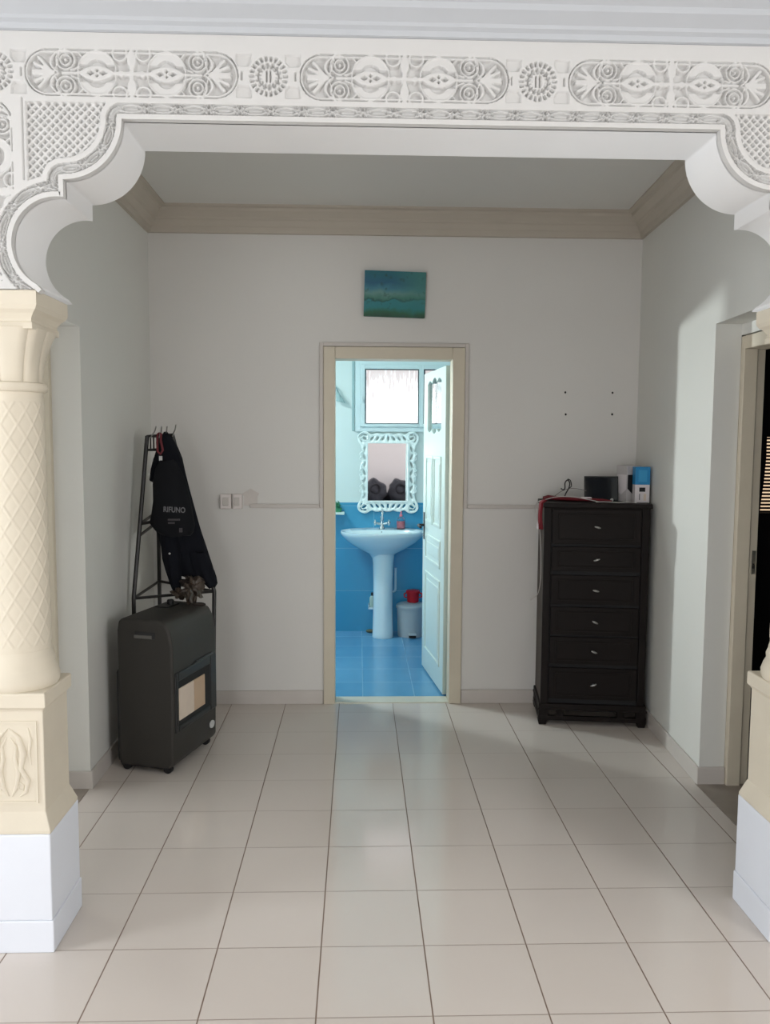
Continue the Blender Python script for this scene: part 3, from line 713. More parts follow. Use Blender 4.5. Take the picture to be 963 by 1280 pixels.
bd = MB(); bd.rings([[(.175+.026*math.cos(a), y, .125+.02*math.sin(a)) for a in [2*PI*k/24 for k in range(24)]] for y in (-.153, -.148)])
bd.build('oval_badge', 'reflash', he, world=False)
hn = MB(); hn.box(-w-.003, -w+.01, -.06, .05, .665, .70)
hn.build('side_handle', 'black', he, world=False, bevel=0.004)
MB().box(-w-.006, -w-.001, -.045, .05, .668, .684).build('handle_grip', mat('grip_grey', (92, 90, 86), .5), he, world=False, bevel=0.002)
MB().box(.04, .16, .02, .10, .757, .766).build('control_plate', 'black', he, world=False, bevel=0.003)
MB().lathe([(.018, .762), (.018, .785), (.014, .79)], .12, .05, 20).build('control_knob', 'black', he, world=False)
MB().box(-w+.005, w-.005, -.115, .14, .028, .05).build('base_tray', 'black', he, world=False, bevel=0.006)
for sx in (-.20, .20):
    for sy in (-.10, .12):
        c = MB(); c.tube([(sx-.011, sy, .023), (sx+.011, sy, .023)], .022, 16); c.box(sx-.016, sx+.016, sy-.014, sy+.014, .035, .05)
        c.build('castor', 'soft_black', he, world=False)

# ------------------------------------------------------------------ iron stand
rk = thing('coat_stand', 'black iron corner stand with hooks behind the gas heater', 'coat stand', (-1.0, 4.6, 0))
def J(x, y, Y): return tuple(P(x, y, Y))
tL, tB, tR = J(184, 545, 4.55), J(200, 546, 4.72), J(215.5, 543, 4.60)
mL, mB_ = J(175, 655, 4.47), (-1.175, 4.90, 1.2)
rL, rB, rR = (-1.195, 4.41, .775), (-1.19, 4.96, .775), (-.805, 4.62, .775)
for pts in ([tL, mL, rL, (rL[0], rL[1], 0.0)], [tB, mB_, rB, (rB[0], rB[1], 0.0)], [tR, (-.93, 4.61, 1.25), rR, (-.82, rR[1], 0.0)]):
    MB().tube(pts, .0115, 8).build('leg', 'iron', rk)
def bar(name, a, b_, r=.008): MB().tube([a, b_], r, 8).build(name, 'iron', rk)
for a, b_ in ((rL, rB), (rB, rR), (rL, rR)): bar('rail', a, b_)
low = [(rL[0], rL[1], .775-.03)]
bar('rail', mL, mB_); bar('rail', (mL[0], mL[1], mL[2]-.06), (mB_[0], mB_[1], mB_[2]-.06)); bar('rail', mL, (-.95, 4.61, 1.2)); bar('rail', mB_, (-.95, 4.61, 1.2))
def lp(a, b_, t): return tuple(a[i]+(b_[i]-a[i])*t for i in range(3))
for a, b_ in ((tL, tB), (tB, tR), (tL, tR)):
    bar('top_rail', a, b_, .006); a2, b2 = (a[0], a[1], a[2]-.075), (b_[0], b_[1], b_[2]-.075); bar('top_rail', a2, b2, .006)
    for t in (.25, .5, .75): bar('baluster', lp(a, b_, t), lp(a2, b2, t), .004)
for (x, y, lean) in ((190, 545, 5), (201, 545, 1), (207, 545, 2), (217, 543, 3)):
    p0 = Vector(J(x, y, 4.58)); p1 = Vector(J(x+lean*.7, y-6, 4.52)); p2 = Vector(J(x+lean, y-12, 4.50))
    MB().tube([p0, p0+Vector((0, -.03, -.008)), p1, p2], .0035, 8).build('hook', 'steel', rk)

# clothes hanging from it: rings taken level by level
def cloth(levels, Y, depth, n=40, folds=5, amp=.10, ph=0.0):
    rs = []
    for i, (y, xl, xr_) in enumerate(levels):
        a, b_ = P(xl, y, Y), P(xr_, y, Y); c = (a+b_)/2; rx = (b_-a).length/2; z = c.z
        d = depth*min(1, .35+i*.2); ring = []
        for k in range(n):
            t = 2*PI*k/n; f = 1+amp*math.sin(folds*t+ph+z*3)*(abs(math.sin(t))**.8)
            ring.append((c.x+rx*math.cos(t), c.y+d*math.sin(t)*f, z+.006*math.sin(3*t+z*20)))
        rs.append(ring)
    return MB().rings(rs)
jk = thing('jacket', 'long dark navy jacket hanging from the iron stand hooks', 'jacket', (-.95, 4.52, .85))
cloth([(541, 205, 209), (545, 202, 212), (554, 199, 219), (561, 196, 223), (572, 193, 228), (590, 191, 232), (610, 191.5, 236.5), (630, 192, 242), (650, 193, 248), (664, 195, 252), (680, 201, 257), (696, 203, 262), (707, 206, 266), (714, 214, 268), (718, 224, 270), (721, 236, 271)], 4.54, .055).build('jacket_body', 'navy', jk, smooth=60)
cloth([(690, 236, 256), (705, 240, 264), (715, 243, 269), (722, 247, 271), (728, 254, 272), (733, 260, 269)], 4.49, .045, amp=.18).build('sleeve', 'navy', jk, smooth=60)
cloth([(600, 192, 205), (640, 192, 212), (670, 200.5, 222), (697, 203, 226), (712, 207, 227), (726, 211.5, 227), (736, 215, 226)], 4.48, .04, amp=.18, ph=1).build('sleeve', 'navy', jk, smooth=60)
cloth([(566, 196, 202), (574, 192, 203), (588, 188.5, 202), (600, 187, 198), (601, 189, 196)], 4.50, .03).build('hood', 'navy', jk, smooth=60)
bt = MB(); p = P(212, 692, 4.435); bt.ball(tuple(p), .006, .004, .006, 10, 6); bt.build('press_stud', 'steel', jk)
bg = thing('drawstring_bag', 'black bag with grey lettering hanging over the navy jacket', 'bag', (-1.0, 4.42, 1.1))
cloth([(576, 200, 220), (588, 194, 227), (605, 191, 233), (625, 191.5, 238), (645, 189, 242), (655, 187, 244), (664, 194, 242), (669, 202, 238)], 4.45, .05, amp=.03, folds=2).build('bag_body', 'bag', bg, smooth=60)
YT = 4.394
def text(body, size, x, y, Y, material, name, parent, tilt=0, sx=1):
    cu = bpy.data.curves.new('tmp', 'FONT'); cu.body = body; cu.size = size; cu.extrude = .0008; cu.align_x = 'CENTER'; cu.align_y = 'CENTER'
    cu.offset = size*.018
    t = bpy.data.objects.new('tmp', cu); COL.objects.link(t); bpy.context.view_layer.update()
    me = bpy.data.meshes.new_from_object(t.evaluated_get(bpy.context.evaluated_depsgraph_get())); bpy.data.objects.remove(t); me.name = name
    mt = Matrix.Translation(P(x, y, Y)) @ Matrix.Rotation(tilt, 4, 'Y') @ Matrix.Rotation(PI/2, 4, 'X') @ Matrix.Scale(sx, 4, (1, 0, 0))
    me.transform(rootmat(parent).inverted() @ mt); me.materials.clear(); me.materials.append(M[material])
    o = bpy.data.objects.new(name, me); COL.objects.link(o); o.parent = parent; return o
text('RIFUNO', .040, 218, 637.5, YT, 'print', 'lettering', bg, math.radians(2.5), .80)
for (x0, y0, w_) in ((217.5, 649.5, .062), (214.5, 653.5, .034)):
    p = P(x0, y0, YT+.006); MB().box(p.x-w_/2, p.x+w_/2, YT-.001, YT+.03, p.z-.005, p.z+.004).build('small_print', 'print_dim', bg)
p = P(226, 663, YT+.006); MB().box(p.x-.008, p.x+.008, YT+.002, YT+.03, p.z-.010, p.z+.012).build('small_emblem', 'print_dim', bg)
rb = thing('red_lanyard', 'red ribbon lanyard looped on the hooks of the iron stand', 'lanyard', (-1.05, 4.47, 1.5))
pts = [J(197, 543, 4.50), J(199, 541, 4.49), J(201.5, 542, 4.48), J(201, 550, 4.47), J(203.5, 563, 4.46), J(200.5, 568, 4.455), J(197, 564, 4.46), J(196.5, 553, 4.47), J(197, 543, 4.50)]
st_ = MB()
for dx in (-.003, .0, .003): st_.tube([(p_[0]+dx, p_[1]+abs(dx)*.3, p_[2]) for p_ in pts], .0028, 6)
st_.build('ribbon', 'redlan', rb)
MB().box(J(199, 569, 4.45)[0], J(203, 569, 4.45)[0], 4.445, 4.451, P(199, 576, 4.45).z, P(199, 570, 4.45).z).build('clip', 'reflash', rb, bevel=0.001)
# crumpled brown bag on the rail level of the stand
cb = thing('plastic_bag', 'crumpled brown transparent plastic bag lying behind the heater top below the jacket', 'plastic bag', (-.93, 4.40, .76))
def crum(d): return 1+.22*math.sin(d[0]*7+d[2]*5)+.14*math.sin(d[1]*11+d[0]*9)+.10*math.sin(d[2]*17)
c0 = P(243, 738, 4.42); c1 = P(228, 741, 4.42)
MB().ball((c0.x, 4.42, c0.z+.01), .045, .04, .056, 28, 18, crum).build('crumpled_body', 'brownbag', cb, smooth=50)
MB().ball((c1.x, 4.40, c1.z), .05, .035, .026, 24, 14, crum).build('crumpled_body', 'brownbag', cb, smooth=50)
MB().ball((c0.x-.01, 4.33, .80), .018, .03, .040, 18, 12, crum).build('crumpled_neck', 'brownbag', cb, smooth=50)
sc = MB().ball((P(240, 728, 4.45).x, 4.45, P(240, 729, 4.45).z), .06, .04, .035, 20, 12, crum)
tag(sc.build('folded_cap', 'darkbrown', smooth=50), 'dark brown crumpled cloth just under the jacket hem on the iron stand', 'cloth')
g1_ = MB().ball((P(249, 757, 4.25).x, 4.25, .775), .035, .02, .010, 16, 8)
tag(g1_.build('glove', 'darkbrown', smooth=50), 'small dark brown cloth lying on top of the gas heater', 'cloth')

# ------------------------------------------------------------------ chest of drawers
CT = math.radians(-7.2)
CW, CD, CHh = .580, .352, 1.276
ch = thing('chest_of_drawers', 'tall dark wooden chest of six drawers in the back right corner', 'chest of drawers', (1.357, 4.775, 0), CT)
def cz(y): return P(745, y, 4.6).z
hw, hd_ = CW/2, CD/2
MB().box(-hw-.008, hw+.012, -hd_-.014, hd_+.004, CHh-.026, CHh).build('top_board', 'wood', ch, world=False, bevel=0.004)
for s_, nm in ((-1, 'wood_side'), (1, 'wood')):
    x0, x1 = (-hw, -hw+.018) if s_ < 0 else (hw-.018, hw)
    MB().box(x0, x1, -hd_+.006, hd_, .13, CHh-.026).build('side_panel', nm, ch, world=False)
bx_ = MB(); bx_.frame(-hw-.001, hw+.001, .10, CHh-.026, -hd_, -hd_+.03, .041, .02, .024)
bx_.build('front_frame', 'wood', ch, world=False, bevel=0.003)
MB().box(-hw+.01, hw-.01, -hd_+.012, hd_-.005, .12, CHh-.03).build('carcass', 'soft_black', ch, world=False)
for i, (ya, yb) in enumerate(((637, 680.5), (684, 714.5), (719.5, 756), (759.5, 794.5), (797, 831), (835.5, 874.5))):
    z1, z0 = cz(ya), cz(yb); hx = hw-.045
    d = MB().box(-hx, hx, -hd_-.006, -hd_+.02, z0, z1).build('drawer', 'wood', ch, world=False, bevel=0.003)
    fr = MB(); b0, b1 = .032, .010
    fr.frame(-hx+b0, hx-b0, z0+.022, z1-.022, -hd_-.010, -hd_-.004, b1)
    fr.build('panel_moulding', 'wood', d, world=False, bevel=0.002)
    tl = (.25, -.3, .2, .45, .35, -.35)[i]
    kn = MB(); kc = (0.002, -hd_-.024, (z0+z1)/2); dx, dz = .017*math.cos(tl), -.017*math.sin(tl)
    kn.tube([(kc[0], -hd_-.006, kc[2]), kc], .004, 10)
    kn.tube([(kc[0]-dx, kc[1], kc[2]-dz), (kc[0]-dx*.4, kc[1]-.003, kc[2]-dz*.4), (kc[0]+dx*.4, kc[1]-.003, kc[2]+dz*.4), (kc[0]+dx, kc[1], kc[2]+dz)], [.003, .0055, .0055, .003], 10)
    kn.build('knob', 'steel', d, world=False)
bm_ = MB(); bm_.box(-hw-.010, hw+.010, -hd_-.014, hd_, .096, .125).box(-hw-.014, hw+.014, -hd_-.018, hd_, .088, .10)
bm_.build('base_moulding', 'wood', ch, world=False, bevel=0.004)
bs = MB(); bs.box(-hw-.012, hw+.012, -hd_-.014, -hd_+.01, .028, .055).box(-hw-.012, -hw+.01, -hd_, hd_, .028, .055).box(hw-.01, hw+.012, -hd_, hd_, .028, .055)
bs.box(-hw+.09, -hw+.13, -hd_-.012, -hd_+.01, .05, .09).box(hw-.15, hw-.11, -hd_-.012, -hd_+.01, .05, .09).box(-hw-.010, -hw+.045, -hd_-.012, -hd_+.01, .05, .09).box(hw-.045, hw+.010, -hd_-.012, -hd_+.01, .05, .09)
bs.box(-hw-.010, -hw+.01, .10, hd_, .05, .09).box(hw-.01, hw+.010, .10, hd_, .05, .09)
bs.build('pierced_base_rail', 'wood', ch, world=False, bevel=0.003)
for sx in (-1, 1):
    for sy in (-1, 1):
        a, c = sx*(hw-.012), sy*(hd_-.018)
        MB().prism([(a-.026, .03), (a+.026, .03), (a+.020, 0), (a-.020, 0)], 'y', c-.026*(1), c+.022).build('foot', 'wood', ch, world=False, bevel=0.003)

# things on the chest
cm = ROOTM[ch.name]
def on(x, y, z): return tuple(cm @ Vector((x, y, z)))
TZ = CHh
td = thing('tablet_screen', 'black flat tablet screen leaning back on top of the chest of drawers', 'tablet', on(.05, .0, TZ), CT+math.radians(3))
a_ = math.radians(9); uz = Vector((0, math.sin(a_), math.cos(a_))); uy = Vector((0, math.cos(a_), -math.sin(a_)))
c_ = Vector((0, 0, .0))+uz*.073
b_ = MB(); b_.obox(c_, (.098, 0, 0), uy*.005, uz*.073); b_.build('screen_body', 'black', td, world=False, bevel=0.003)
b_ = MB(); b_.obox(c_-uy*.0053, (.090, 0, 0), uy*.0006, uz*.065); b_.build('display', mat('dark_glass_display', (14, 18, 26), .08), td, world=False)
MB().tube([(-.03, .01, .06), (-.03, .055, .004), (.03, .055, .004), (.03, .01, .06)], .003, 6).build('kickstand', 'black', td, world=False)
MB().ball((.055, -.022, .010), .010, .01, .009, 12, 8).build('suction_button', 'reflash', td, world=False)
bx1 = thing('carton', 'tall grey and white carton with a dark side print behind the blue topped box', 'box', on(.213, .055, TZ), CT+math.radians(25))
MB().box(-.05, .05, -.05, .05, 0, .208).build('carton_body', 'cardboard', bx1, world=False, bevel=0.002)
MB().prism([(-.044, .155), (.03, .155), (.03, .045), (.0, .035), (-.044, .075)], 'y', -.0512, -.0500).build('dark_print', 'soft_black', bx1, world=False)
MB().prism([(-.046, .155), (.046, .155), (.046, .06), (-.0, .04), (-.046, .07)], 'x', -.0512, -.0500).build('pale_print', 'cardwhite', bx1, world=False)
bx2 = thing('retail_box', 'small upright white box with bright blue top half at the right end of the chest', 'box', on(.264, -.04, TZ), CT+math.radians(4))
MB().box(-.041, .041, -.03, .03, 0, .202).build('box_body', 'cardwhite', bx2, world=False, bevel=0.0015)
MB().box(-.0418, .0418, -.0308, .0308, .102, .2028).build('blue_sleeve', 'blue', bx2, world=False, bevel=0.001)
MB().box(-.024, .024, -.0315, -.0308, .118, .185).build('light_blue_print', mat('pale_blue_print', (52, 150, 200), .4), bx2, world=False)
MB().box(.0412, .042, -.030, .03, .002, .10).build('dark_side_print', 'black', bx2, world=False)
MB().box(-.018, .016, -.0309, -.03, .062, .086).build('black_label', 'soft_black', bx2, world=False)
MB().box(-.018, -.013, -.0309, -.03, .015, .05).build('grey_bar', 'print', bx2, world=False)
MB().box(.008, .022, -.0309, -.03, .012, .05).build('pale_bar', 'radiant', bx2, world=False)
# red cloth: along the top and hanging over the front left corner
rc = thing('red_scarf', 'dark red cloth lying along the chest top and hanging over its left front corner', 'cloth', on(-.25, -.1, TZ))
s_ = MB(); rs = []
top = [(-.275, .10, .008), (-.25, .05, .014), (-.20, .0, .012), (-.12, -.03, .012), (-.02, -.05, .010), (.06, -.06, .008), (.10, -.065, .004)]
for (x, y, z), r in zip(top, (.02, .035, .04, .035, .03, .022, .008)):
    rs.append([on(x+r*.2*math.cos(t), y+r*math.cos(t)*1.4, TZ+.002+max(0, z+z*math.sin(t))) for t in [2*PI*k/16 for k in range(16)]])
s_.rings(rs).build('folded_cloth', 'redcloth', rc, smooth=60)
s_ = MB(); rs = []
for i in range(13):
    t_ = i/12; z = TZ+.014-.165*t_; r = (.024-.006*t_) if i < 11 else (.014 if i == 11 else .004)
    yy = -.148-.008*t_; xx = -hw-.014-.008*math.sin(t_*3)
    if i == 0: xx += .02
    rs.append([on(xx+.010*math.cos(a)+.0035*math.sin(5*a), yy+r*math.sin(a), z+.003*math.cos(3*a)) for a in [2*PI*k/20 for k in range(20)]])
s_.rings(rs).build('hanging_end', 'redcloth', rc, smooth=60)
s_ = MB(); s_.tube([on(-hw-.034, -.145, TZ-.11), on(-hw-.036, -.15, TZ-.145), on(-hw-.034, -.16, TZ-.15), on(-hw-.034, -.165, TZ-.12)], .003, 6); s_.build('pale_fringe', 'cardwhite', rc)
# cables
def smooth_path(pts, n=8):
    pts = [Vector(p) for p in pts]; out = []
    for i in range(len(pts)-1):
        p0, p1, p2, p3 = pts[max(0, i-1)], pts[i], pts[i+1], pts[min(len(pts)-1, i+2)]
        for k in range(n):
            t = k/n; out.append(.5*((2*p1)+(p2-p0)*t+(2*p0-5*p1+4*p2-p3)*t*t+(3*p1-p0-3*p2+p3)*t**3))
    return out+[pts[-1]]
wc = [on(.02, -.10, TZ+.004), on(-.10, -.08, TZ+.026), on(-.2, -.09, TZ+.03), on(-.27, -.10, TZ+.016), on(-hw-.034, -.06, TZ-.01), on(-hw-.034, .0, TZ-.07), on(-hw-.014, -.02, TZ-.15), on(-hw-.006, -.05, TZ-.25), on(-hw-.006, -.09, TZ-.36), on(-hw-.006, -.08, TZ-.46), on(-hw-.012, .0, TZ-.55), on(-hw-.03, .12, TZ-.60), on(-hw-.04, .17, TZ-.62)]
tag(MB().tube(smooth_path(wc), .0024, 6).build('white_cable', 'cablew'), 'thin white cable hanging down the left side of the chest', 'cable')
bc = [on(-0.165, -.02, TZ+.003), on(-0.158, -.02, TZ+.04), on(-0.140, -.02, TZ+.075), on(-0.135, -.02, TZ+.105), on(-0.148, -.02, TZ+.122), on(-0.162, -.02, TZ+.105), on(-0.162, -.02, TZ+.075), on(-0.172, -.02, TZ+.066), on(-0.185, -.02, TZ+.074)]
kb = MB().tube(smooth_path(bc), .0038, 8); kb.tube(smooth_path([on(-0.140, -.02, TZ+.075), on(-0.125, -.02, TZ+.088), on(-0.132, -.02, TZ+.12), on(-0.148, -.02, TZ+.128)]), .003, 6)
tag(kb.build('black_cable', 'cableb'), 'stiff black cable loop standing up on the chest top left of the tablet', 'cable')
gc = [on(-.22, .0, TZ+.025), on(-.18, .0, TZ+.055), on(-.13, .0, TZ+.072), on(-.08, .0, TZ+.07), on(-.04, .0, TZ+.06), on(.0, .01, TZ+.035), on(.02, .02, TZ+.006)]
tag(MB().tube(smooth_path([on(-.24, .0, TZ+.018)]+gc), .002, 6).build('grey_cable', mat('grey_cable', (120, 112, 108), .5)), 'thin grey cable arching over the chest top behind the black loop', 'cable')
fc_ = [on(.0, -.12, TZ+.004), on(.06, -.13, TZ+.006), on(.12, -.14, TZ+.004), on(.18, -.13, TZ+.006), on(.22, -.15, TZ+.004)]
tag(MB().tube(smooth_path(fc_), .0022, 6).build('white_cable', 'cablew'), 'thin pale cable lying on the chest top in front of the tablet', 'cable')
tag(MB().box(-.03, .03, -.012, .012, 0, .014).build('usb_charger', 'cardwhite', bevel=0.004), 'small pale plug lying on the chest top left of the tablet', 'plug').matrix_world = cm @ Matrix.Translation((-.045, -.06, TZ+.014))

# ------------------------------------------------------------------ bathroom things
BX = .195
ba = thing('pedestal_basin', 'white ceramic pedestal wash basin under the ornate mirror', 'wash basin', (BX, 6.8, 0))
def basin_ring(sx, sy, z, yc=6.73, n=48, back=BY-.012):
    r = []
    for k in range(n):
        t = 2*PI*k/n; x = BX+sx*math.copysign(abs(math.cos(t))**.85, math.cos(t)); y = yc+sy*math.copysign(abs(math.sin(t))**.85, math.sin(t)); r.append((x, min(y, back), z))
    return r
rs = [basin_ring(.085, .085, .66, 6.80), basin_ring(.115, .11, .70, 6.80), basin_ring(.20, .17, .745, 6.78), basin_ring(.28, .22, .80, 6.76), basin_ring(.33, .25, .85, 6.755), basin_ring(.342, .262, .872, 6.755), basin_ring(.340, .260, .886, 6.755),
      basin_ring(.325, .243, .888, 6.755), basin_ring(.300, .175, .880, 6.70), basin_ring(.255, .15, .82, 6.70), basin_ring(.15, .10, .775, 6.70), basin_ring(.02, .02, .765, 6.70)]
MB().rings(rs).build('bowl', 'ceramic', ba, smooth=50)
MB().lathe([(.084, 0), (.088, .01), (.086, .03), (.080, .25), (.080, .45), (.085, .62), (.095, .70)], BX+.008, 6.78, 40).build('pedestal', 'ceramic', ba, smooth=50)
oh = MB(); oh.ball((BX-.003, 6.872, .862), .010, .005, .007, 12, 8); oh.build('overflow_hole', 'hole', ba)
fa = thing('basin_tap', 'chrome mixer tap with cross handles on the wash basin', 'tap', (BX, 6.93, .886))
q = MB(); q.lathe([(.024, .884), (.022, .90), (.016, .91), (.015, .96), (.018, .985), (.010, .995)], BX, 6.92, 20); q.build('tap_body', 'chrome', fa, smooth=40)
q = MB(); q.tube(smooth_path([(BX, 6.92, .93), (BX, 6.90, 1.02), (BX, 6.86, 1.05), (BX, 6.81, 1.03), (BX, 6.80, .99)]), .009, 10); q.build('spout', 'chrome', fa, smooth=40)
for s_ in (-1, 1):
    q = MB(); q.tube([(BX, 6.92, .925), (BX+s_*.045, 6.91, .935)], .010, 10); c = (BX+s_*.058, 6.905, .94)
    for a in (0, PI/2): q.tube([(c[0], c[1]+.024*math.cos(a+.5), c[2]+.024*math.sin(a+.5)), (c[0], c[1]-.024*math.cos(a+.5), c[2]-.024*math.sin(a+.5))], .007, 8)
    q.ball(c, .014); q.build('cross_handle', 'chrome', fa, smooth=40)
sb = thing('soap_dispenser', 'clear pump bottle of pink soap on the right of the basin tap', 'soap bottle', (.355, 6.93, .886))
MB().lathe([(.032, .886), (.035, .892), (.035, .955), (.030, .975), (.012, .985), (.012, .995)], .355, 6.93, 24).build('bottle', 'tinted', sb, smooth=40)
MB().lathe([(.030, .890), (.0325, .894), (.0325, .945), (.028, .948)], .355, 6.93, 24).build('soap', 'pink', sb, smooth=40)
q = MB(); q.lathe([(.013, .99), (.013, 1.005), (.005, 1.006), (.005, 1.03)], .355, 6.93, 16); q.tube([(.355, 6.93, 1.03), (.355, 6.89, 1.028)], .006, 8); q.build('pump', 'pink', sb)

# mirror
MX0, MX1, MZ0, MZ1 = -.012, .505, 1.008, 1.700
mcx, mcz, mw, mh = (MX0+MX1)/2, (MZ0+MZ1)/2, (MX1-MX0)/2, (MZ1-MZ0)/2
mr = thing('ornate_mirror', 'white scrolled openwork framed mirror above the wash basin', 'mirror', (mcx, BY-.02, mcz))
gx0, gx1, gz0, gz1 = .076-mcx, .408-mcx, 1.117-mcz, 1.598-mcz
def mo():
    cr = .062; a_, b0 = mw-.036, mh-.026; pts = []
    for k in range(400):
        t = 2*PI*k/400; c, s = math.cos(t), math.sin(t)
        if abs(c)*b0 > abs(s)*a_: r = a_/abs(c); r += .016*abs(math.sin(r*s/(2*b0)*PI*7))
        else: r = b0/abs(s); r += .012*abs(math.sin(r*c/(2*a_)*PI*5+PI/2))
        for sx in (-1, 1):
            for sz in (-1, 1):
                px_, pz_ = sx*(mw-cr), sz*(mh-cr); d = px_*c+pz_*s; q2 = d*d-(px_*px_+pz_*pz_-cr*cr)
                if d > 0 and q2 > 0: r = max(r, d+math.sqrt(q2))
        pts.append((r*c, r*s))
    return pts
HL = []
def ell(cx, cz, a, b_, rot, n=14):
    HL.append((cx, cz, a, b_, rot)); return [(cx+a*math.cos(t)*math.cos(rot)-b_*math.sin(t)*math.sin(rot), cz+a*math.cos(t)*math.sin(rot)+b_*math.sin(t)*math.cos(rot)) for t in [2*PI*k/n for k in range(n)]]
holes = [[(gx0, gz0), (gx1, gz0), (gx1, gz1), (gx0, gz1)]]
for s_ in (-1, 1):
    xm = s_*(abs(gx1)+mw-.012)/2+(0.0)
    xm = (gx1+mw-.030)/2 if s_ > 0 else (gx0-mw+.030)/2
    for k in range(7):
        z = -.195+k*.065; holes.append(ell(xm, z, .022, .0065, s_*(1.15 if k % 2 else 1.95)))
    for zz_ in (-1, 1):
        cx, cz_ = s_*(mw-.058), zz_*(mh-.058)
        holes.append(ell(cx, cz_, .020, .0075, .6*s_*zz_)); holes.append(ell(cx+s_*.022, cz_+zz_*.018, .014, .005, -.8*s_*zz_)); holes.append(ell(cx-s_*.006, cz_+zz_*.026, .013, .005, 0)); holes.append(ell(cx+s_*.022, cz_-zz_*.018, .013, .005, 1.3*s_*zz_))
for s_ in (-1, 1):
    zm = (gz1+mh-.022)/2 if s_ > 0 else (gz0-mh+.022)/2
    for k in range(7):
        x = -.135+k*.045; holes.append(ell(x, zm, .017, .0065, (.9 if k < 3 else (PI/2 if k == 3 else -.9))*s_))
def carved_frame():
    st = .0026; gx = np.arange(-mw-.02, mw+.02, st); gz = np.arange(-mh-.02, mh+.02, st); X, Z = np.meshgrid(gx, gz)
    out = np.array(mo()); ra = np.arctan2(out[:, 1], out[:, 0]) % (2*PI); rr = np.hypot(out[:, 0], out[:, 1]); o_ = np.argsort(ra)
    lim = np.interp(np.arctan2(Z, X) % (2*PI), ra[o_], rr[o_], period=2*PI); R = np.hypot(X, Z); e = lim-R
    ins = e > 0; dmin = np.clip(e, 0, .02)
    ins &= ~((X > gx0) & (X < gx1) & (Z > gz0) & (Z < gz1))
    for (cx, cz_, a, b_, rot) in HL:
        u = (X-cx)*math.cos(rot)+(Z-cz_)*math.sin(rot); v = -(X-cx)*math.sin(rot)+(Z-cz_)*math.cos(rot); q = np.hypot(u/a, v/b_)
        ins &= q > 1; dmin = np.minimum(dmin, (q-1)*b_)
    Y = -.012*np.clip(dmin/.010, 0, 1)**.6
    cell = ins[:-1, :-1] & ins[1:, :-1] & ins[:-1, 1:] & ins[1:, 1:]
    ii, jj = np.nonzero(cell); W_ = X.shape[1]
    quads = np.stack([ii*W_+jj, ii*W_+jj+1, (ii+1)*W_+jj+1, (ii+1)*W_+jj], 1); uq, inv = np.unique(quads.ravel(), return_inverse=True)
    mb = MB(); vs = np.stack([X.ravel()[uq]+mcx, Y.ravel()[uq]+BY-.022, Z.ravel()[uq]+mcz], 1).tolist(); mb.v = [tuple(v) for v in vs]; mb.f = [tuple(f) for f in inv.reshape(-1, 4).tolist()]
    o = mb.build('carved_frame', 'mirror_white', mr, smooth=60); s = o.modifiers.new('thickness', 'SOLIDIFY'); s.thickness = .010; s.offset = 1 if o.data.polygons[0].normal.y > 0 else -1
carved_frame()
q = MB()
q.frame(mcx+gx0-.012, mcx+gx1+.012, mcz+gz0-.012, mcz+gz1+.012, BY-.044, BY-.02, .012)
q.build('inner_bead', 'mirror_white', mr, bevel=0.003)
MB().box(mcx+gx0-.004, mcx+gx1+.004, BY-.024, BY-.018, mcz+gz0-.004, mcz+gz1+.004).build('mirror_glass', 'mirror', mr)
for s_ in (-1, 1):
    for zz_ in (-1, 1):
        cx, cz_ = mcx+s_*(mw-.055), mcz+zz_*(mh-.055); pts = []
        for k in range(26):
            a = k/25*PI*2.6; r = .050*(1-k/32); pts.append((cx+s_*r*math.cos(a), BY-.037, cz_+zz_*r*math.sin(a)))
        MB().tube(pts, .0045, 8).build('corner_scroll', 'mirror_white', mr, smooth=50)
    xm = mcx+s_*(mw-.036)
    for k in range(6):
        z = mcz-.17+k*.068; pts = [(xm+s_*.016*math.sin(j/12*PI*2)*(1 if k % 2 else -1), BY-.037, z-.030+.060*j/12) for j in range(13)]
        MB().tube(pts, .004, 8).build('side_scroll', 'mirror_white', mr, smooth=50)

# shelf with plant, bin, cup, caddy
tag(MB().box(-.36, -.118, BY-.11, BY-.008, 1.005, 1.025).build('wall_shelf', 'white', bevel=0.004), 'small white wall shelf at the left edge of the bathroom view, above the dado tiles', 'shelf')
pl = thing('potted_plant', 'small green plant on the white bathroom wall shelf', 'plant', (-.17, BY-.06, 1.025))
MB().lathe([(.026, 1.025), (.032, 1.055), (.034, 1.058), (.03, 1.056)], -.17, BY-.06, 20).build('pot', 'green', pl)
q = MB()
for k in range(46):
    a = random.uniform(0, 2*PI); r = random.uniform(.0, .04); h = random.uniform(.03, .075)*(1-r*6); b0 = Vector((-.17+r*.5*math.cos(a), BY-.06+r*.5*math.sin(a), 1.053)); tp = Vector((-.17+r*math.cos(a), BY-.06+r*math.sin(a), 1.055+h)); w_ = Vector((math.sin(a), -math.cos(a), 0))*.006
    md = (b0+tp)/2+Vector((0, 0, .004)); q.add([b0, md+w_, tp, md-w_, md+Vector((.002, .002, 0))], [(0, 1, 4), (1, 2, 4), (2, 3, 4), (3, 0, 4)])
q.build('foliage', 'green', pl)
pb = thing('pedal_bin', 'grey round pedal bin on the blue floor right of the basin pedestal', 'bin', (.437, 6.84, 0))
MB().lathe([(.106, 0), (.108, .01), (.116, .235), (.116, .24)], .437, 6.84, 40).build('bucket', 'binp', pb, smooth=40)
MB().lathe([(.122, .235), (.124, .245), (.120, .26), (.100, .272), (.06, .280), (.01, .282)], .437, 6.84, 40).build('lid', 'binp', pb, smooth=40)
q = MB(); q.box(.415, .478, 6.685, 6.745, .030, .040); q.build('pedal', 'binp', pb, bevel=0.004)
MB().box(.418, .475, 6.722, 6.738, .004, .034).build('pedal_recess', 'hole', pb)
